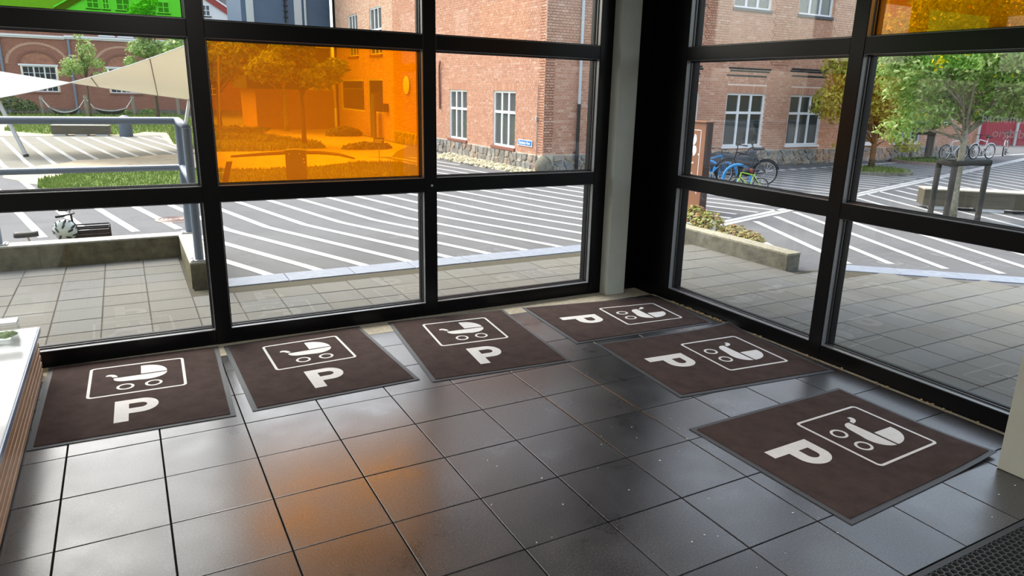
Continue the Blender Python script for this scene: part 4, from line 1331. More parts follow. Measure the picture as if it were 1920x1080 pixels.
bush('shrub', (0.95, 41.0, -0.02), [(0.9, 0, 0.05, 0.6, 0.3, 0.35), (-0.3, 0, 0.05, 0.5, 0.3, 0.25)], 700, 0.14, MAT['leaf'], 'low green weeds at the foot of the arched building', 35)
for i, (x, y, r, h, lab) in enumerate(((3.0, 21.0, 1.1, 0.30, 'tall grass tussock left of the park trees'), (4.5, 19.8, 0.9, 0.22, 'grass tussock around the foot of the nearest park tree'), (6.7, 17.2, 0.75, 0.20, 'dark shrubby tussock on the sand right of the nearest park tree'), (3.3, 24.5, 1.4, 0.35, 'far tall grass bank behind the tussocks'), (7.6, 23.0, 0.7, 0.35, 'shrub against the pale brick wing'))):
    bush('grass_tussock', (x, y, -0.02), [(0, 0, 0.02, r, r*0.6, h), (r*0.5, 0.1, 0.02, r*0.6, r*0.4, h*0.8)], 900, 0.15, MAT['leaf_dark'] if i in (2, 4) else MAT['grass'], lab, 40+i, cat='grass')

def patch(name, poly, z, m, root, h=0.02):
    cx, cy = sum(p[0] for p in poly)/len(poly), sum(p[1] for p in poly)/len(poly)
    n = len(poly)
    vs = [(p[0], p[1], gz(p[0], p[1])+z) for p in poly]
    vs += [(cx+(p[0]-cx)*0.8, cy+(p[1]-cy)*0.8, gz(p[0], p[1])+z+h) for p in poly]
    vs.append((cx, cy, gz(cx, cy)+z+h*1.2))
    fs = [(i, (i+1) % n, n+(i+1) % n, n+i) for i in range(n)]+[(n+i, n+(i+1) % n, 2*n) for i in range(n)]
    return MB().add(vs, fs).build(name, m, root, smooth=True)
def wob(cx, cy, rx, ry, n, seed, rot=0, amp=0.08):
    r = random.Random(seed)
    out = []
    for i in range(n):
        a = 2*pi*i/n
        k = 1+r.uniform(-amp, amp)
        x, y = rx*cos(a)*k, ry*sin(a)*k
        out.append((cx+x*cos(rot)-y*sin(rot), cy+x*sin(rot)+y*cos(rot)))
    return out
def inside(p, poly):
    c = False
    for i in range(len(poly)):
        a, b = poly[i], poly[i-1]
        if (a[1] > p[1]) != (b[1] > p[1]) and p[0] < (b[0]-a[0])*(p[1]-a[1])/(b[1]-a[1])+a[0]: c = not c
    return c
def lawn(label, poly, n, hgt, seed, z=0.012, tones=(0, 0.8), h=0.03):
    rnd = random.Random(seed)
    cx, cy = sum(p[0] for p in poly)/len(poly), sum(p[1] for p in poly)/len(poly)
    root = empty('lawn', (0, 0, 0), kind='structure', label=label)
    patch('turf', poly, z, MAT['turf'], root, h)
    mb = MB()
    x0, x1 = min(p[0] for p in poly), max(p[0] for p in poly)
    y0, y1 = min(p[1] for p in poly), max(p[1] for p in poly)
    k = 0
    while k < n:
        x, y = rnd.uniform(x0, x1), rnd.uniform(y0, y1)
        if not inside((x, y), poly): continue
        k += 1
        a = rnd.uniform(0, 2*pi)
        hh = hgt*rnd.uniform(0.5, 1.3)
        w_ = hgt*0.22
        b = gz(x, y)+z
        mb.add([(x-w_*cos(a), y-w_*sin(a), b), (x+w_*cos(a), y+w_*sin(a), b), (x+hh*0.5*cos(a+1.5)*rnd.uniform(-1, 1), y+hh*0.5*sin(a+1.5)*rnd.uniform(-1, 1), b+hh)], [(0, 1, 2)], rnd.betavariate(2, 2)*(tones[1]-tones[0])+tones[0])
    mb.build('grass_blades', MAT['grass'], root, tones=True, kind='stuff')
    return root

dustr = patch('dusty_asphalt', [(-9, 13.4), (-3, 13.6), (0.5, 13.9), (1.6, 14.6), (1.9, 18), (1.7, 23.9), (-3, 24.3), (-9, 24.5)], 0.0012, mat('dusty_asphalt', (0.21, 0.205, 0.175), 0.95, spec=0.1, var=0.12, scale=3), ground, 0.0006)
sandr = empty('sand_area', (0, 0, 0), kind='structure', label='pale trampled sand around the lawns')
patch('sand_surface', wob(2.5, 13.0, 4.0, 3.5, 40, 50, 0.05, 0.05), 0.005, MAT['sand'], sandr, 0.004)
patch('sand_surface', [(2.2, 15.2), (6.6, 14.6), (7.3, 16.2), (8.3, 18.0), (8.45, 27), (6, 29.5), (4, 31), (1.5, 26), (1.6, 20)], 0.005, MAT['sand'], sandr, 0.004)
patch('sand_surface', [(-9, 24.4), (-3, 24.2), (1.6, 23.9), (2.6, 24.5), (3, 30), (3, 42.3), (-12, 42.3), (-12, 26)], 0.006, MAT['sand'], sandr, 0.004)
lawn('oval lawn of bright green grass behind the railing, running on behind the orange pane', [(-0.95, 10.6), (-0.5, 9.7), (0.8, 9.35), (2.8, 9.3), (4.8, 9.6), (5.9, 10.4), (6.35, 11.6), (6.2, 12.9), (5.3, 13.2), (4.2, 12.3), (2.6, 12.2), (1.2, 12.8), (0.2, 13.0), (-0.6, 12.4), (-1.0, 11.5)], 16000, 0.075, 61)
lawn('trampled lawn beyond the bench and hammocks', [(-1.9, 25.0), (0.6, 24.4), (1.1, 26), (2.2, 25.2), (3.4, 26), (3.6, 33), (3.2, 41.8), (-11, 41.8), (-9, 36), (-3.5, 33), (-3.2, 27)], 12000, 0.14, 62, tones=(0.1, 1), h=0.02)
lawn('grass bank under the park trees', [(2.2, 17.0), (3.8, 16.9), (5.6, 17.6), (5.9, 19.6), (4.8, 24), (5.8, 27.5), (3.5, 29.5), (1.8, 25), (1.7, 20)], 7000, 0.12, 63, tones=(0.1, 1), h=0.06)
gravr = empty('gravel_strip', (0, 0, 0), kind='structure', label='pale rubble strip along the foot of the brick house')
gpoly = [(7.55, 14.9), (8.49, 14.9), (8.49, 10.1), (8.25, 9.9), (8.0, 10.3), (7.75, 11.8)]
patch('gravel_bed', gpoly, 0.005, MAT['gravel'], gravr, 0.02)
gm = MB()
rg = random.Random(70)
for k in range(900):
    x, y = rg.uniform(7.6, 8.47), rg.uniform(10.1, 14.9)
    if not inside((x, y), gpoly): continue
    r = rg.uniform(0.02, 0.055)
    gm.ball((x, y, -0.01+r*0.4), r, r*1.3, r*0.7, 5, 4, 0.3, rg.random())
gm.build('rubble', tone_mat('rubble_stones', [(0, (0.36, 0.32, 0.22)), (0.6, (0.55, 0.50, 0.38)), (1, (0.28, 0.30, 0.14))]), gravr, tones=True, kind='stuff')

# round beds
for (cx, cy, rx, lab, cov) in ((17.05, 7.75, 0.95, 'round grassy bed with a stone rim under the yellow green tree', 'grass'), (21.5, 9.15, 1.05, 'round ivy bed with a rusty rim under the far guard', 'ivy')):
    r_ = empty('tree_bed', (cx, cy, -0.03), label=lab, cat='bed')
    poly = [(rx*cos(a)*1.0, rx*0.9*sin(a)) for a in [2*pi*i/28 for i in range(28)]]
    rim = MB()
    vs = [(p[0], p[1], 0) for p in poly]+[(p[0], p[1], 0.085) for p in poly]+[(p[0]*0.93, p[1]*0.93, 0.085) for p in poly]
    rim.add(vs, [(i, (i+1) % 28, 28+(i+1) % 28, 28+i) for i in range(28)]+[(28+i, 28+(i+1) % 28, 56+(i+1) % 28, 56+i) for i in range(28)])
    rim.build('bed_rim', MAT['concrete'] if cov == 'grass' else MAT['iron'], r_)
    MB().prism([(p[0]*0.93, p[1]*0.93) for p in poly], 0.0, 0.075).build('bed_soil', MAT['turf'], r_)
    gb = MB()
    rnd = random.Random(80)
    for k in range(1500):
        a, q = rnd.uniform(0, 2*pi), sqrt(rnd.random())*0.9*rx
        x, y = q*cos(a), q*0.9*sin(a)
        hh = rnd.uniform(0.03, 0.09)
        gb.add([(x-0.012, y, 0.075), (x+0.012, y, 0.075), (x+rnd.gauss(0, .02), y+rnd.gauss(0, .02), 0.075+hh)], [(0, 1, 2)], rnd.uniform(0.2, 1))
    gb.build('grass_blades', MAT['grass'], r_, tones=True, kind='stuff')

# ================================================================= STREET FURNITURE
GZ = -0.025
def guard(loc, pts, h, rad, label):
    r_ = empty('tree_guard', loc, label=label, cat='tree guard')
    for (x, y) in pts:
        MB().tube([(x, y, 0), (x, y, h)], rad, 12).build('post', MAT['stake'], r_)
    n = len(pts)
    for i in range(n):
        a, b = pts[i], pts[(i+1) % n]
        d = Vector((b[0]-a[0], b[1]-a[1], 0)).normalized()*rad*0.9
        MB().tube([(a[0]-d.x, a[1]-d.y, h-0.01+0.02*(i % 2)), (b[0]+d.x, b[1]+d.y, h-0.01+0.02*(i % 2))], rad*0.95, 12).build('rail', MAT['stake'], r_)
    return r_
for o in bpy.data.objects:
    if o.get('label', '').startswith('green street tree with pale bark'):
        o.location = (11.59, 2.58, GZ)
guard((11.59, 2.58, GZ), [(-0.20, 0.23), (-0.56, -0.22), (0.31, -0.22)], 0.885, 0.042, 'round timber tree guard with three posts around the nearest street tree')
guard((21.75, 9.4, GZ), [(-0.48, 0.14), (0.29, 0.14), (0.05, -0.16)], 0.86, 0.042, 'far timber tree guard standing in the ivy bed')
tb = empty('log_bench', (13.0, 2.95, GZ), rz=radians(-44), label='long timber beam bench on white feet behind the nearest tree guard', cat='bench')
MB().box(-0.92, 1.6, -0.20, 0.20, 0.06, 0.325).build('beam', MAT['beam'], tb, bevel=0.008)
MB().box(-0.925, 1.605, -0.205, 0.205, 0.325, 0.345).build('beam_top', mat('bleached_timber_top', (0.48, 0.44, 0.34), 0.85, var=0.15, scale=20), tb, label='top face with light painted in')  # top coloured pale for the light it catches, front left dark
for x in (-0.6, 0.15, 0.95):
    MB().box(x-0.18, x+0.18, -0.17, 0.17, 0.0, 0.06).build('foot', MAT['white'], tb)
lbk = empty('log_bench', (-0.78, 24.3, GZ), rz=radians(-10), label='timber beam bench on white feet seen through the left pane', cat='bench')
MB().box(-0.83, 0.83, -0.20, 0.20, 0.05, 0.325).build('beam', MAT['beam'], lbk, bevel=0.008)
MB().box(-0.835, 0.835, -0.205, 0.205, 0.325, 0.345).build('beam_top', mat('bleached_timber_top_far', (0.50, 0.46, 0.36), 0.85), lbk, label='top face with light painted in')  # pale top again carries the light in its colour
for x in (-0.62, 0.0, 0.6):
    MB().box(x-0.18, x+0.18, -0.17, 0.17, 0.0, 0.05).build('foot', MAT['white'], lbk)
def binn(loc, label):
    b = empty('litter_bin', loc, label=label, cat='bin')
    MB().tube([(0, 0, 0), (0, 0, 0.58)], 0.205, 22).build('bin_body', MAT['bin'], b)
    MB().tube([(0, 0, 0.58), (0, 0, 0.62), (0, 0, 0.69)], [0.215, 0.19, 0.06], 22).build('bin_hood', MAT['bin'], b)
    return b
binn((0.50, 23.65, GZ), 'round slate blue litter bin right of the far beam bench')
ob = empty('bolted_cabinet', (3.17, 9.95, GZ), rz=radians(-16), label='dark bolted steel cabinet standing in the lawn behind the orange pane', cat='cabinet')
MB().box(-0.18, 0.18, -0.13, 0.13, 0, 0.60).build('cabinet_body', MAT['bin'], ob)
MB().add([(-0.19, -0.14, 0.60), (0.19, -0.14, 0.60), (0.19, 0.14, 0.60), (-0.19, 0.14, 0.60)]+[(x, y, 0.615+0.018*(1-abs(x)/0.19)) for (x, y) in ((-0.19, -0.14), (0, -0.14), (0.19, -0.14), (0.19, 0.14), (0, 0.14), (-0.19, 0.14))],
         [(3, 2, 1, 0), (4, 5, 8, 9), (5, 6, 7, 8), (0, 1, 6, 5, 4), (3, 9, 8, 7, 2), (1, 2, 7, 6), (0, 4, 9, 3)]).build('cabinet_lid', MAT['bin'], ob)
for (x, z) in ((-0.105, 0.55), (0.07, 0.555), (0.14, 0.46), (0.15, 0.40)):
    MB().tube([(x, -0.131, z), (x, -0.143, z)], 0.013, 8).build('bolt', MAT['chrome'], ob)
isg = empty('notice_sign', (5.78, 13.12, GZ), rz=radians(-29), label='small dark notice board on a thin post in the lawn behind the orange pane', cat='sign')
MB().tube([(0, 0, 0), (0, 0, 0.42)], 0.014, 8).build('post', MAT['galv'], isg)
MB().box(-0.125, 0.125, -0.012, 0.012, 0.37, 0.60).build('board', MAT['bin'], isg)
MB().box(-0.10, 0.10, -0.014, -0.012, 0.545, 0.560).box(-0.10, 0.06, -0.014, -0.012, 0.515, 0.525).box(-0.10, 0.08, -0.014, -0.012, 0.490, 0.50).build('printed_lines', MAT['print'], isg)
MB().box(-0.13, 0.13, -0.02, 0.02, 0.60, 0.615).build('board_cap', MAT['bin'], isg)
stl = empty('dark_stele', (8.32, 21.6, GZ), label='tall dark flat stele before the shop windows of the pale wing', cat='sign')
MB().box(-0.04, 0.04, -0.24, 0.24, 0, 1.56).build('stele_body', MAT['bin'], stl, bevel=0.004)
MB().box(-0.06, 0.06, -0.28, 0.28, -0.0, 0.03).build('stele_foot', MAT['galv'], stl)
lg = empty('log_edging', (4.2, 15.6, GZ), label='dark curved log edging lying in the sand', cat='log')
MB().tube([(-1.51, -0.32, 0.03), (-0.88, -0.02, 0.035), (-0.02, 0.33, 0.04), (0.72, 0.17, 0.04), (1.0, -0.15, 0.035), (1.18, -0.5, 0.03), (1.26, -1.43, 0.02)], [0.03, 0.05, 0.06, 0.06, 0.055, 0.05, 0.03], 8).build('log', MAT['bark_dark'], lg, smooth=True)
sk = empty('leaning_stake', (1.91, 10.05, 0.0), label='leaning flat board with a cord, standing in for a reflection at the left edge of the orange pane', cat='stake')  # solid board modelled in place of a chair-like reflection
MB().obox((-0.05, -0.02, -0.03), (0.10, 0.02, 0), (-0.01, 0.035, 0), (0.11, -0.05, 0.43)).build('stake_board', MAT['stake'], sk, bevel=0.01)
MB().tube([(-0.25, 0.1, 0.20), (-0.1, 0.03, 0.195), (0.05, -0.02, 0.2)], 0.006, 6).build('cord', MAT['rope'], sk)
pl_ = empty('thin_pole', (2.80, 18.45, GZ), label='thin bright pole left of the park trees', cat='pole')
MB().tube([(0, 0, 0), (0.15, -0.09, 2.5)], 0.022, 8).build('pole_shaft', MAT['post'], pl_)
MB().tube([(0, 0, 0), (0, 0, 0.06)], 0.05, 8).build('pole_foot', MAT['galv'], pl_)
mn = empty('manhole_cover', (0.89, 6.66, gz(0.89, 6.66)), label='round rusty manhole cover in the asphalt', cat='manhole cover')
mr = MB()
mr.tube([(0, 0, -0.01), (0, 0, 0.006)], 0.245, 28)
mr.build('frame_ring', MAT['iron'], mn)
mc = MB()
for R in (0.05, 0.10, 0.15, 0.20):
    mc.torus((0, 0, 0.006), (0, 0, 1), R, 0.009, 28, 4)
mc.build('cover_ribs', MAT['iron'], mn)

# ---- hammocks
hp = [(-3.00, 40.0, 0.98), (-1.08, 39.6, 1.06), (1.05, 40.4, 1.06), (2.2, 40.9, 1.08), (3.22, 40.4, 1.1)]
hl = ['leftmost timber hammock post below the white sail', 'timber post between the two hammocks', 'timber post at the right end of the second hammock', 'timber post standing alone right of the hammocks', 'timber post farthest right before the arched building']
for (x, y, h), lab in zip(hp, hl):
    p_ = empty('timber_post', (x, y, GZ), label=lab, cat='post', group='timber hammock posts')
    MB().tube([(0, 0, 0), (0, 0, h)], 0.075, 9).build('post_shaft', MAT['post'], p_)
    MB().torus((0, 0, h-0.12), (0, 0, 1), 0.078, 0.012, 12, 5).build('rope_loop', MAT['rope'], p_)
def hammock(a, b, z, sag, label):
    A_, B_ = Vector(a), Vector(b)
    r_ = empty('hammock', tuple((A_+B_)/2)[:2]+(GZ,), label=label, cat='hammock', group='net hammocks between posts')
    o = (A_+B_)/2; o.z = GZ
    d = (B_-A_)
    nx_, ny_ = 22, 5
    vs = []
    for i in range(nx_+1):
        t = 0.16+0.68*i/nx_
        for j in range(ny_):
            w_ = (j-(ny_-1)/2)*0.20
            p = A_+d*t
            zz = z-sag*(1-(2*(i/nx_)-1)**2)-0.24*(1-(w_/0.41)**2)*(1-(2*(i/nx_)-1)**2)**0.5
            vs.append((p.x-o.x, p.y-o.y+w_, zz-GZ))
    net = MB()
    for i in range(nx_):
        for j in range(ny_-1):
            a_ = i*ny_+j
            net.add([vs[a_], vs[a_+ny_], vs[a_+ny_+1], vs[a_+1]], [(0, 1, 2, 3)])
    no = net.build('net', MAT['net'], r_)
    kn = MB()
    for i in range(nx_+1):
        for j in (0, ny_-1):
            kn.ball(vs[i*ny_+j], 0.026, 0.026, 0.026, 5, 4)
    kn.build('edge_knots', MAT['rope'], r_, kind='stuff')
    for (e, i) in ((A_, 0), (B_, nx_)):
        for j in (0, ny_-1):
            v = Vector(vs[i*ny_+j])
            MB().tube([(e.x-o.x, e.y-o.y, e.z-GZ), v], 0.014, 5).build('rope', MAT['rope'], r_)
    for i in (0, nx_):
        MB().tube([vs[i*ny_], vs[i*ny_+ny_-1]], 0.02, 6).build('spreader_bar', MAT['post'], r_)
hammock((-3.0, 40.0, 0.85), (-1.08, 39.6, 0.88), 0.42, 0.24, 'net hammock on the left, hung below the white sail')
hammock((-1.08, 39.6, 0.90), (1.05, 40.4, 0.90), 0.40, 0.14, 'net hammock on the right, hung before the second arched window')

# ---- shade sail: saddle shaped cloth
sl = empty('shade_sail', (0, 17, GZ), label='large saddle shaped beige shade sail over the square', cat='shade sail')
Cc, Aa, Bb, Dd = Vector((-2.204, 16.6, 1.259)), Vector((1.746, 13.0, 2.489)), Vector((2.173, 19.0, 1.284)), Vector((-2.616, 19.0, 1.974))
off = Vector((0, 17, GZ))
def S(u, v):                      # u along, v near->far
    nr = Cc.lerp(Aa, u); fr_ = Dd.lerp(Bb, u)
    nr = nr + Vector((0, 0.35, -0.115))*(4*u*(1-u))
    fr_ = fr_ + Vector((0, -0.35, -0.02))*(4*u*(1-u))
    p = nr.lerp(fr_, v)
    return p-off
N1, N2 = 40, 16
vs = [S(i/N1, j/N2) for j in range(N2+1) for i in range(N1+1)]
MB().add(vs, [(j*(N1+1)+i, j*(N1+1)+i+1, (j+1)*(N1+1)+i+1, (j+1)*(N1+1)+i) for j in range(N2) for i in range(N1)]).build('cloth', MAT['sail'], sl, smooth=True)
hem = MB()
for edge in ([S(i/20, 0) for i in range(21)], [S(i/20, 1) for i in range(21)], [S(1, j/10) for j in range(11)], [S(0, j/10) for j in range(11)]):
    hem.tube(edge, 0.012, 6)
hem.build('hem_rope', MAT['rope'], sl)
for u in (0.54, 0.83):
    MB().tube([S(u, j/10)+Vector((0, -0.01, -0.012)) for j in range(11)], 0.011, 5).build('seam_strap', MAT['strap'], sl)
def spole(p0, p1, label):
    r_ = empty('sail_pole', p0, label=label, cat='pole', group='galvanised sail poles')
    d = Vector(p1)-Vector(p0)
    MB().tube([(0, 0, 0), d], 0.045, 12).build('pole_shaft', MAT['galv'], r_)
    MB().tube([(0, 0, 0), (d*0.04)], 0.06, 10).build('pole_foot', MAT['black'], r_)
    MB().tube([d, d+Vector((0, 0, 0.05))], 0.03, 8).build('pole_cap', MAT['galv'], r_)
spole((-1.63, 16.588, GZ), (-2.03, 16.72, 1.30), 'leaning steel pole at the low left corner of the sail')
spole((1.78, 18.2, GZ), (2.15, 18.95, 1.27), 'steel pole at the low right corner of the sail')
spole((1.95, 12.7, GZ), (1.79, 12.95, 2.52), 'tall steel pole behind the first mullion')
spole((-3.0, 20.2, GZ), (-2.66, 19.1, 2.0), 'steel pole at the far left corner of the sail')

# ---- brown sign pylon
py_ = empty('sign_pylon', (8.05, 4.42, GZ), label='tall brown sign pylon with white petal emblem behind the planter', cat='sign')
MB().box(0, 0.135, 0, 0.92, 0, 1.375).build('pylon_body', MAT['corten_dark'], py_, bevel=0.003)
MB().box(-0.006, 0.0, 0.004, 0.916, 0.01, 1.365).build('front_sheet', MAT['corten'], py_)
MB().box(-0.03, 0.16, -0.015, 0.935, 1.375, 1.395).build('pylon_cap', MAT['corten'], py_)
em = MB()
def pet(pts):
    em.slab([(-0.0065, y-4.42, z+0.025) for y, z in pts], (-1, 0, 0), 0.003)
def ell(cy, cz, ry, rz_, a0, a1, n=10): return [(cy+ry*cos(radians(a0+(a1-a0)*i/n)), cz+rz_*sin(radians(a0+(a1-a0)*i/n))) for i in range(n+1)]
for s_ in (1, -1):
    m_ = lambda y: 4.775+s_*(4.775-y)*-1 if s_ < 0 else y
    mir = (lambda P_: P_) if s_ == 1 else (lambda P_: [(2*4.775-y, z) for y, z in P_])
    pet(mir([(4.650, 1.175), (4.615, 1.155), (4.600, 1.105), (4.606, 1.060), (4.635, 1.020), (4.685, 0.998), (4.678, 1.088)]))
    pet(mir([(4.640, 1.008), (4.600, 0.985), (4.588, 0.945), (4.592, 0.900), (4.615, 0.862), (4.652, 0.842), (4.685, 0.962), (4.675, 0.99)]))
pet([(4.860, 1.185), (4.690, 1.185), (4.745, 1.085), (4.775, 1.075), (4.805, 1.085)])
pet([(4.867, 0.832), (4.683, 0.832), (4.712, 0.940), (4.775, 0.985), (4.838, 0.940)])
em.build('petal_emblem', MAT['white'], py_, label='white petal emblem')
for (t, z, sz) in (('Library', 0.772, 0.047), ('& Bibliothek', 0.728, 0.047)):
    text_mesh('lettering', t, sz, MAT['white'], py_, basis((-0.0065, 0.445, z+0.025), (0, -1, 0), (0, 0, 1), (-1, 0, 0)), 0.0008, bold=0.0012)
text_mesh('lettering', 'Library', 0.036, MAT['white'], py_, basis((-0.0065, 0.315, 0.60), (0, -1, 0), (0, 0, 1), (-1, 0, 0)), 0.0008)
ic = MB()
ic.slab([(-0.0065, 0.40, 0.56), (-0.0065, 0.34, 0.56), (-0.0065, 0.34, 0.62), (-0.0065, 0.37, 0.655), (-0.0065, 0.40, 0.62)], (-1, 0, 0), 0.003)
ic.build('house_icon', MAT['white'], py_)
MB().box(-0.008, -0.006, 0.40-0.305, 0.40-0.295, 0.30, 1.265).box(-0.008, -0.006, 0.095, 0.60, 1.255, 1.265).build('white_rule', MAT['white'], py_)
MB().tube([(-0.007, 0.113, 0.90), (-0.012, 0.113, 0.90)], 0.014, 10).build('round_knob', MAT['white'], py_)

# ---- blue bike hoops
def hoop(x, y, ang, r, label):
    h = empty('bike_hoop', (x, y, GZ), rz=ang, label=label, cat='bike rack', group='blue bike hoops')
    pts = [(-r, 0, 0), (-r, 0, 0.20)]+[(-r*cos(pi*i/14), 0, 0.20+r*sin(pi*i/14)) for i in range(1, 14)]+[(r, 0, 0.20), (r, 0, 0)]
    MB().tube(pts, 0.028, 10).build('hoop_tube', MAT['hoopblue'], h, smooth=True)
    for s_ in (-r, r):
        MB().tube([(s_, 0, 0), (s_, 0, 0.012)], 0.045, 10).build('foot_flange', MAT['hoopblue'], h)
hoop(11.00, 6.56, radians(-29.5), 0.27, 'nearest and largest bright blue bike hoop')
hoop(11.29, 7.19, radians(-29.5), 0.25, 'middle bright blue bike hoop, partly behind the nearest one')
hoop(11.15, 7.55, radians(-40), 0.25, 'farthest bright blue bike hoop beside the brown sign')

# ---- bicycles
def bike(loc, ang, s, frame_m, label, basket=False, child=False, steer=0.0, hbz=1.02, rack=False, mudguard=None):
    b = empty('bicycle', loc, rz=ang, label=label, cat='bicycle')
    r = 0.33
    wb = 0.50
    def T(p): return (p[0]*s, p[1]*s, p[2]*s)
    def tb_(pts, rad, n=8): return MB().tube([T(p) for p in pts], rad*s, n)
    for nm, x in (('front_wheel', wb), ('rear_wheel', -wb)):
        wh = MB().torus(T((x, 0, r)), (0, 1, 0), (r-0.022)*s, 0.024*s, 30, 8)
        w_ = wh.build('wheel', MAT['black'], b)
        rim = MB().torus(T((x, 0, r)), (0, 1, 0), (r-0.055)*s, 0.012*s, 30, 5)
        rim.build('rim', MAT['chrome'], w_)
        sp = MB()
        for k in range(14):
            a = 2*pi*k/14
            sp.tube([T((x, 0.02*(-1)**k, r)), T((x+(r-0.06)*cos(a), 0, r+(r-0.06)*sin(a)))], 0.0028*s, 4, cap=False)
        sp.tube([T((x, -0.05, r)), T((x, 0.05, r))], 0.025*s, 8)
        sp.build('spokes', MAT['chrome'], w_)
    f = MB()
    bbk, st_, hd0, hd1 = (-0.06, 0, 0.29), (-0.22, 0, 0.80), (0.36, 0, 0.66), (0.31, 0, 0.84)
    for (p, q, rr) in ((bbk, st_, 0.017), (bbk, hd0, 0.021), ((-0.20, 0, 0.74), hd1, 0.018), (hd0, hd1, 0.022)):
        f.tube([T(p), T(q)], rr*s, 10)
    for sy in (-0.05, 0.05):
        f.tube([T((-0.06, sy*0.5, 0.29)), T((-wb, sy, r))], 0.011*s, 6)
        f.tube([T((-0.20, sy*0.4, 0.74)), T((-wb, sy, r))], 0.010*s, 6)
    f.build('bike_frame', frame_m, b)
    fk = MB()
    for sy in (-0.05, 0.05):
        fk.tube([T((0.37, sy*0.6, 0.62)), T((0.40, sy, 0.55)), T((wb, sy, r))], 0.014*s, 7)
    fk.build('fork', frame_m, b)
    tb_([(0.31, 0, 0.84), (0.29, 0, hbz-0.02), (0.33, 0, hbz)], 0.014).build('stem', MAT['blackgloss'], b)
    hb = tb_([(0.18, -0.28, hbz+0.01), (0.30, -0.20, hbz+0.02), (0.33, 0, hbz), (0.30, 0.20, hbz+0.02), (0.18, 0.28, hbz+0.01)], 0.012)
    h_ = hb.build('handlebar', MAT['blackgloss'], b, smooth=True)
    for sy in (-1, 1):
        tb_([(0.23, sy*0.255, hbz+0.012), (0.13, sy*0.305, hbz+0.008)], 0.018).build('grip', MAT['black'], h_)
    tb_([st_, (-0.255, 0, 0.93)], 0.013).build('seat_post', MAT['chrome'], b)
    sd_ = MB()
    n_ = 9
    vs_, fs_ = [], []
    for i in range(n_):
        t = i/(n_-1)
        x = -0.40+0.28*t
        w_ = (0.085*(1-t)**1.2+0.022) if i else 0.06
        z = 0.955+0.018*(1-t)**2+0.012*t
        for (yy, zz) in ((-0.9, -0.06), (-1, -0.01), (0, 0.015), (1, -0.01), (0.9, -0.06)):
            vs_.append(T((x, yy*w_, z+zz)))
    for i in range(n_-1):
        for j in range(4):
            a = i*5+j
            fs_.append((a, a+1, a+6, a+5))
        fs_.append((i*5+4, i*5, (i+1)*5, (i+1)*5+4))
    fs_ += [(0, 1, 2, 3, 4)[::-1], tuple((n_-1)*5+k for k in range(5))]
    sd_.add(vs_, fs_).build('saddle', MAT['black'], b, smooth=True)
    ck = MB().tube([T((-0.06, -0.045, 0.29)), T((-0.06, 0.045, 0.29))], 0.085*s, 16)
    ck.build('chainring', MAT['galv'], b)
    for sy, a in ((-1, -1.9), (1, 1.2)):
        c_ = MB().tube([T((-0.06, sy*0.06, 0.29)), T((-0.06+0.16*cos(a), sy*0.07, 0.29+0.16*sin(a)))], 0.010*s, 6)
        c_.obox(T((-0.11+0.16*cos(a), sy*0.07+(0 if sy > 0 else -0.09), 0.28+0.16*sin(a))), (0.1*s, 0, 0), (0, 0.09*s, 0), (0, 0, 0.02*s))
        c_.build('crank', MAT['blackgloss'], b)
    if mudguard:
        for x in (wb, -wb):
            g_ = MB()
            pr = None
            pts = [T((x+(r+0.02)*cos(radians(a)), 0, r+(r+0.02)*sin(radians(a)))) for a in range(20, 175, 12)]
            g_.tube(pts, 0.018*s, 6)
            g_.build('mudguard', mudguard, b, smooth=True)
    if rack:
        rk = MB()
        for sy in (-0.06, 0.06):
            rk.tube([T((-0.22, sy, 0.73)), T((-0.75, sy, 0.74))], 0.008*s, 5)
            rk.tube([T((-0.70, sy, 0.74)), T((-0.5, sy, 0.33))], 0.007*s, 5)
        for k in range(5): rk.tube([T((-0.3-0.1*k, -0.06, 0.735)), T((-0.3-0.1*k, 0.06, 0.735))], 0.006*s, 5)
        rk.box(-0.74*s, -0.34*s, -0.075*s, 0.075*s, 0.75*s, 0.79*s)
        rk.build('carrier', MAT['black'], b)
    if basket:
        bk = MB()
        x0, x1, y0, y1, z0, z1 = 0.30, 0.72, -0.17, 0.17, 0.74, 0.97
        for (p, q) in (((x0, y0), (x1, y0)), ((x1, y0), (x1, y1)), ((x1, y1), (x0, y1)), ((x0, y1), (x0, y0))):
            d_ = Vector((q[0]-p[0], q[1]-p[1], 0))
            nn = Vector((d_.y, -d_.x, 0)).normalized()*0.012
            for k in range(5):
                za = z0+0.047*k
                bk.obox(T((p[0], p[1], za)), d_*s, nn*s*(1+0.4*(k % 2)), (0, 0, 0.040*s))
        bk.box(x0*s, x1*s, y0*s, y1*s, (z0-0.01)*s, z0*s)
        k_ = bk.build('basket', MAT['wicker'], b)
        rim = MB()
        for z in (z1, z1+0.035): rim.tube([T(p+(z,)) for p in ((x0, y0), (x1+0.02, y0), (x1+0.02, y1), (x0, y1), (x0, y0))], 0.010*s, 6)
        for p in ((x1+0.02, y0), (x1+0.02, y1)): rim.tube([T(p+(z0+0.05,)), T(p+(z1+0.035,))], 0.009*s, 6)
        rim.build('basket_rim', MAT['blackgloss'], k_)
    return b
gl_ = gz(-0.3, 4.85)
bike((-0.37, 4.86, gl_), 0.0, 0.735, MAT['blackgloss'], 'black bicycle with wicker front basket parked behind the low wall', basket=True, rack=True, hbz=1.20)
hm_ = empty('bike_helmet', (-0.215, 4.70, 0.265), label='pale mint bicycle helmet hanging on the handlebar of the basket bike', cat='helmet')
hb_ = MB()
nu, nv = 26, 14
hv, hf = [], []
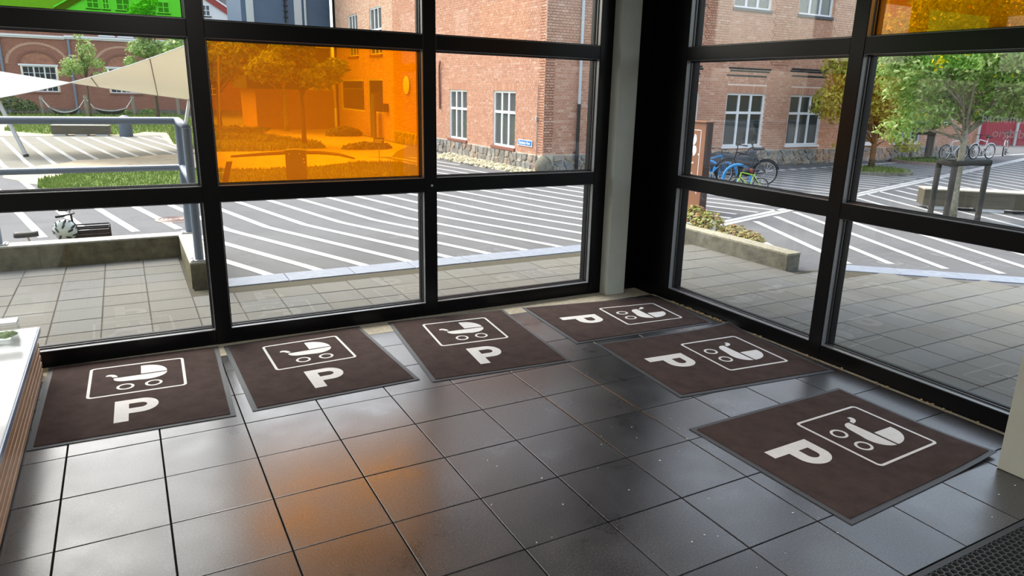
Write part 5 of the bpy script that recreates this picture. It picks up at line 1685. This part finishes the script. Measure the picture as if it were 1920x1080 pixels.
for j in range(nv+1):
    t = pi*0.62*j/nv
    for i in range(nu):
        a = 2*pi*i/nu
        hv.append((0.100*sin(t)*cos(a)*1.05, -0.075*cos(t), 0.112*sin(t)*sin(a)))
vent = set()
for j in range(3, 12):
    for i in range(nu):
        pass
ven = MB()
for j in range(nv):
    for i in range(nu):
        i2 = (i+1) % nu
        q = (j*nu+i, j*nu+i2, (j+1)*nu+i2, (j+1)*nu+i)
        if (i, j) in vent:
            ven.add([tuple(c*0.93 for c in hv[k]) for k in q], [(0, 1, 2, 3)])
            for e in range(4):
                p, q2 = hv[q[e]], hv[q[(e+1) % 4]]
                ven.add([p, q2, tuple(c*0.93 for c in q2), tuple(c*0.93 for c in p)], [(0, 1, 2, 3)])
        else:
            hf.append(q)
he = hb_.add(hv, hf).build('shell', MAT['helmet'], hm_, smooth=True)
for (ph, th, ln_) in [(p_+0.25*(r_i % 2), t_, l_) for r_i, (t_, l_, n_) in enumerate(((0.62, 0.030, 5), (1.12, 0.036, 7), (1.58, 0.030, 8))) for p_ in [2*pi*q_/n_ for q_ in range(n_)]]:
    c_ = Vector((0.105*sin(th)*cos(ph), -0.075*cos(th), 0.112*sin(th)*sin(ph)))
    n_v = Vector((c_.x/0.011, c_.y/0.0056, c_.z/0.0125)).normalized()
    e1 = n_v.cross(Vector((0.25, 1, 0.1))).normalized()
    e2 = n_v.cross(e1)
    tmpm = MB().ball((0, 0, 0), 1, 1, 1, 8, 6)
    ven.add([c_+e2*(v_[0]*ln_)+e1*(v_[1]*0.012)+n_v*(v_[2]*0.0035) for v_ in tmpm.v], tmpm.f)
ven.build('vents', MAT['black'], hm_, label='black vent openings')
tor = MB()
tor.torus((0, 0.028, 0), (0, 1, 0), 0.103, 0.007, 28, 6)
tor.build('rim_line', MAT['black'], hm_)
MB().tube([(0.08, 0.03, 0.05), (0.09, 0.06, 0.12), (0.085, 0.12, 0.16)], 0.005, 5).build('chin_strap', MAT['black'], hm_)
hm_.rotation_euler = (radians(12), radians(-14), radians(-10))

RV = radians(-29.5)
bike((11.66, 6.95, GZ), RV+pi, 0.79, MAT['blackgloss'], 'dark adult bicycle leaning by the nearest blue hoop', mudguard=MAT['blackgloss'])
bike((10.70, 5.97, GZ), RV+pi-0.1, 0.46, MAT['lime'], 'small lime green child bicycle in front of the blue hoops', hbz=1.1)
bike((11.0, 7.25, GZ), RV+0.5, 0.70, MAT['hoopblue'], 'blue bicycle between the blue hoops beside the brown sign', mudguard=MAT['blackgloss'])
bike((23.45, 9.50, GZ), RV+0.35, 0.76, MAT['white'], 'white framed bicycle with pink basket bag left of the pale trunk', mudguard=None)
bike((24.95, 9.45, GZ), RV+0.4+pi, 0.76, MAT['white'], 'pale bicycle partly hidden by the pale trunk', mudguard=MAT['white'])
bike((27.7, 10.15, GZ), radians(22), 0.80, MAT['maroon'], 'maroon bicycle with pale mudguard before the red fence', mudguard=MAT['galv'])
pk = empty('pink_bag', (23.62, 9.36, 0.83), label='round pink bag on the handlebar of the white far bicycle', cat='bag')
MB().ball((0, 0, -0.06), 0.15, 0.11, 0.12, 12, 9, 0.03).build('bag_body', MAT['pink'], pk, smooth=True)
MB().torus((0, 0, 0.06), (0, 1, 0), 0.07, 0.012, 14, 5).build('bag_handle', MAT['pink'], pk)
rc = empty('red_backpack', (10.78, 6.10, 0.36), label='black and red bag lying over the lime green child bicycle', cat='bag')
MB().ball((0, 0, 0), 0.12, 0.09, 0.085, 12, 9, 0.08).build('bag_body', MAT['black'], rc, smooth=True)
MB().ball((0.03, -0.05, 0.02), 0.06, 0.05, 0.05, 10, 7, 0.1).build('bag_pocket', MAT['oxide'], rc, smooth=True)

# ---- covered motor scooter
ms_ = empty('covered_scooter', (12.80, 8.55, GZ), rz=RV, label='motor scooter under a dark grey cover against the stone plinth', cat='scooter')
cv = MB()
prof = [(-0.62, 0.30, 0.10), (-0.50, 0.44, 0.14), (-0.30, 0.54, 0.16), (-0.05, 0.50, 0.17), (0.12, 0.44, 0.17), (0.30, 0.50, 0.17), (0.42, 0.62, 0.19), (0.50, 0.66, 0.16), (0.58, 0.58, 0.12), (0.66, 0.34, 0.09)]
rs_ = random.Random(5)
vs, fs = [], []
for (x, h, w_) in prof:
    for k in range(11):
        a = pi*k/10
        vs.append((x, w_*cos(a)*(1+rs_.uniform(-.07, .07)), 0.07+(h-0.07)*(sin(a)**0.6)*(1+rs_.uniform(-.03, .03))))
for i in range(len(prof)-1):
    for k in range(10):
        fs.append((i*11+k, i*11+k+1, (i+1)*11+k+1, (i+1)*11+k))
cv.add(vs, fs).add([vs[k] for k in range(11)], [tuple(range(11))]).add([vs[-11+k] for k in range(11)], [tuple(range(10, -1, -1))])
cv.build('cover', MAT['tarp'], ms_, smooth=True)
for x in (-0.45, 0.47):
    MB().torus((x, 0, 0.17), (0, 1, 0), 0.125, 0.045, 20, 8).build('wheel', MAT['black'], ms_)
MB().tube([(0.44, -0.18, 0.62), (0.40, -0.28, 0.70)], 0.01, 6).ball((0.38, -0.29, 0.74), 0.02, 0.05, 0.04, 8, 6).build('mirror', MAT['blackgloss'], ms_)

# ---- red fence
fe = empty('red_fence', (34.0, 13.75, GZ), rz=RV, label='dark red board fence on grey posts beyond the building', cat='fence')
for x in (-0.9, 0.75, 2.4, 4.0):
    MB().box(x-0.05, x+0.05, -0.08, 0.0, 0, 1.12).build('fence_post', MAT['galv'], fe)
nb = 0
for k in range(48):
    x = -0.9+k*0.102
    MB().box(x, x+0.094, 0.001, 0.026+0.006*(k % 2), 0.02, 1.05+0.01*(k % 3)).build('board', MAT['fencered'], fe)
gt = empty('wire_gate', (32.4, 14.6, GZ), rz=RV, label='dark wire mesh gate left of the red fence', cat='gate')
gm_ = MB()
for k in range(13): gm_.tube([(-0.7+k*0.115, 0, 0.05), (-0.7+k*0.115, 0, 1.05)], 0.012, 4)
for k in range(9): gm_.tube([(-0.7, 0, 0.1+k*0.115), (0.7, 0, 0.1+k*0.115)], 0.012, 4)
gm_.build('wire_mesh', MAT['bin'], gt)
for x in (-0.72, 0.72): MB().tube([(x, 0, 0), (x, 0, 1.1)], 0.03, 8).build('gate_post', MAT['bin'], gt)
hd = empty('hedge_backdrop', (34, 16.5, GZ), label='tall mixed hedge beyond the red fence', cat='hedge')
rnd = random.Random(91)
pts = [((rnd.uniform(-5, 6), rnd.uniform(-0.8, 0.8)-0.45*0, abs(rnd.gauss(1.6, 1.3))), (0, -1, 0.4)) for k in range(7000)]
pts = [((p[0][0], p[0][1]-p[0][0]*0.55, p[0][2]), p[1]) for p in pts]
leaf_mesh(pts, 0.34, rnd).build('foliage', MAT['leaf_dark'], hd, tones=True, kind='stuff')
st2 = MB()
for k in range(12): st2.tube([(-5+k, (5-k)*0.55, 0), (-5+k+0.1, (5-k)*0.55, 2.2)], 0.04, 6)
st2.build('stems', MAT['bark_dark'], hd)

# bright yellow leaf sprays of the nearest street tree
for o in bpy.data.objects:
    if o.get('label', '').startswith('green street tree with pale bark'):
        rnd = random.Random(77)
        pts = []
        for (bx_, by_, bz_) in ((-0.62, 0.34, 2.44), (-0.70, 0.38, 2.30), (-0.38, 0.20, 2.50), (0.62, -0.36, 2.05)):
            for k in range(26):
                pts.append(((bx_-0.25+rnd.gauss(0, 0.06), by_-0.30+rnd.gauss(0, 0.05), bz_+rnd.gauss(0, 0.06)), (-0.6, -0.7, 0.2)))
        leaf_mesh(pts, 0.085, rnd, tones=(1, 1)).build('yellow_leaves', MAT['leaf'], o, tones=True, kind='stuff', label='bright yellow leaf sprays')

# scattered pale specks on the tiles
sp_ = MB()
rnd = random.Random(17)
for k in range(60):
    x, y = rnd.uniform(1.6, 3.9), rnd.uniform(-2.38, -0.9)
    if 2.85 < x < 4.15 and -2.12 < y < -1.05: continue
    r = rnd.uniform(0.0015, 0.004)
    sp_.ball((x, y, r*0.5), r*rnd.uniform(0.8, 1.8), r, r*0.5, 5, 4, 0.2)
tag(sp_.build('grit', MAT['print'], kind='stuff'), 'tiny pale grit scattered on the dark floor tiles', 'debris')
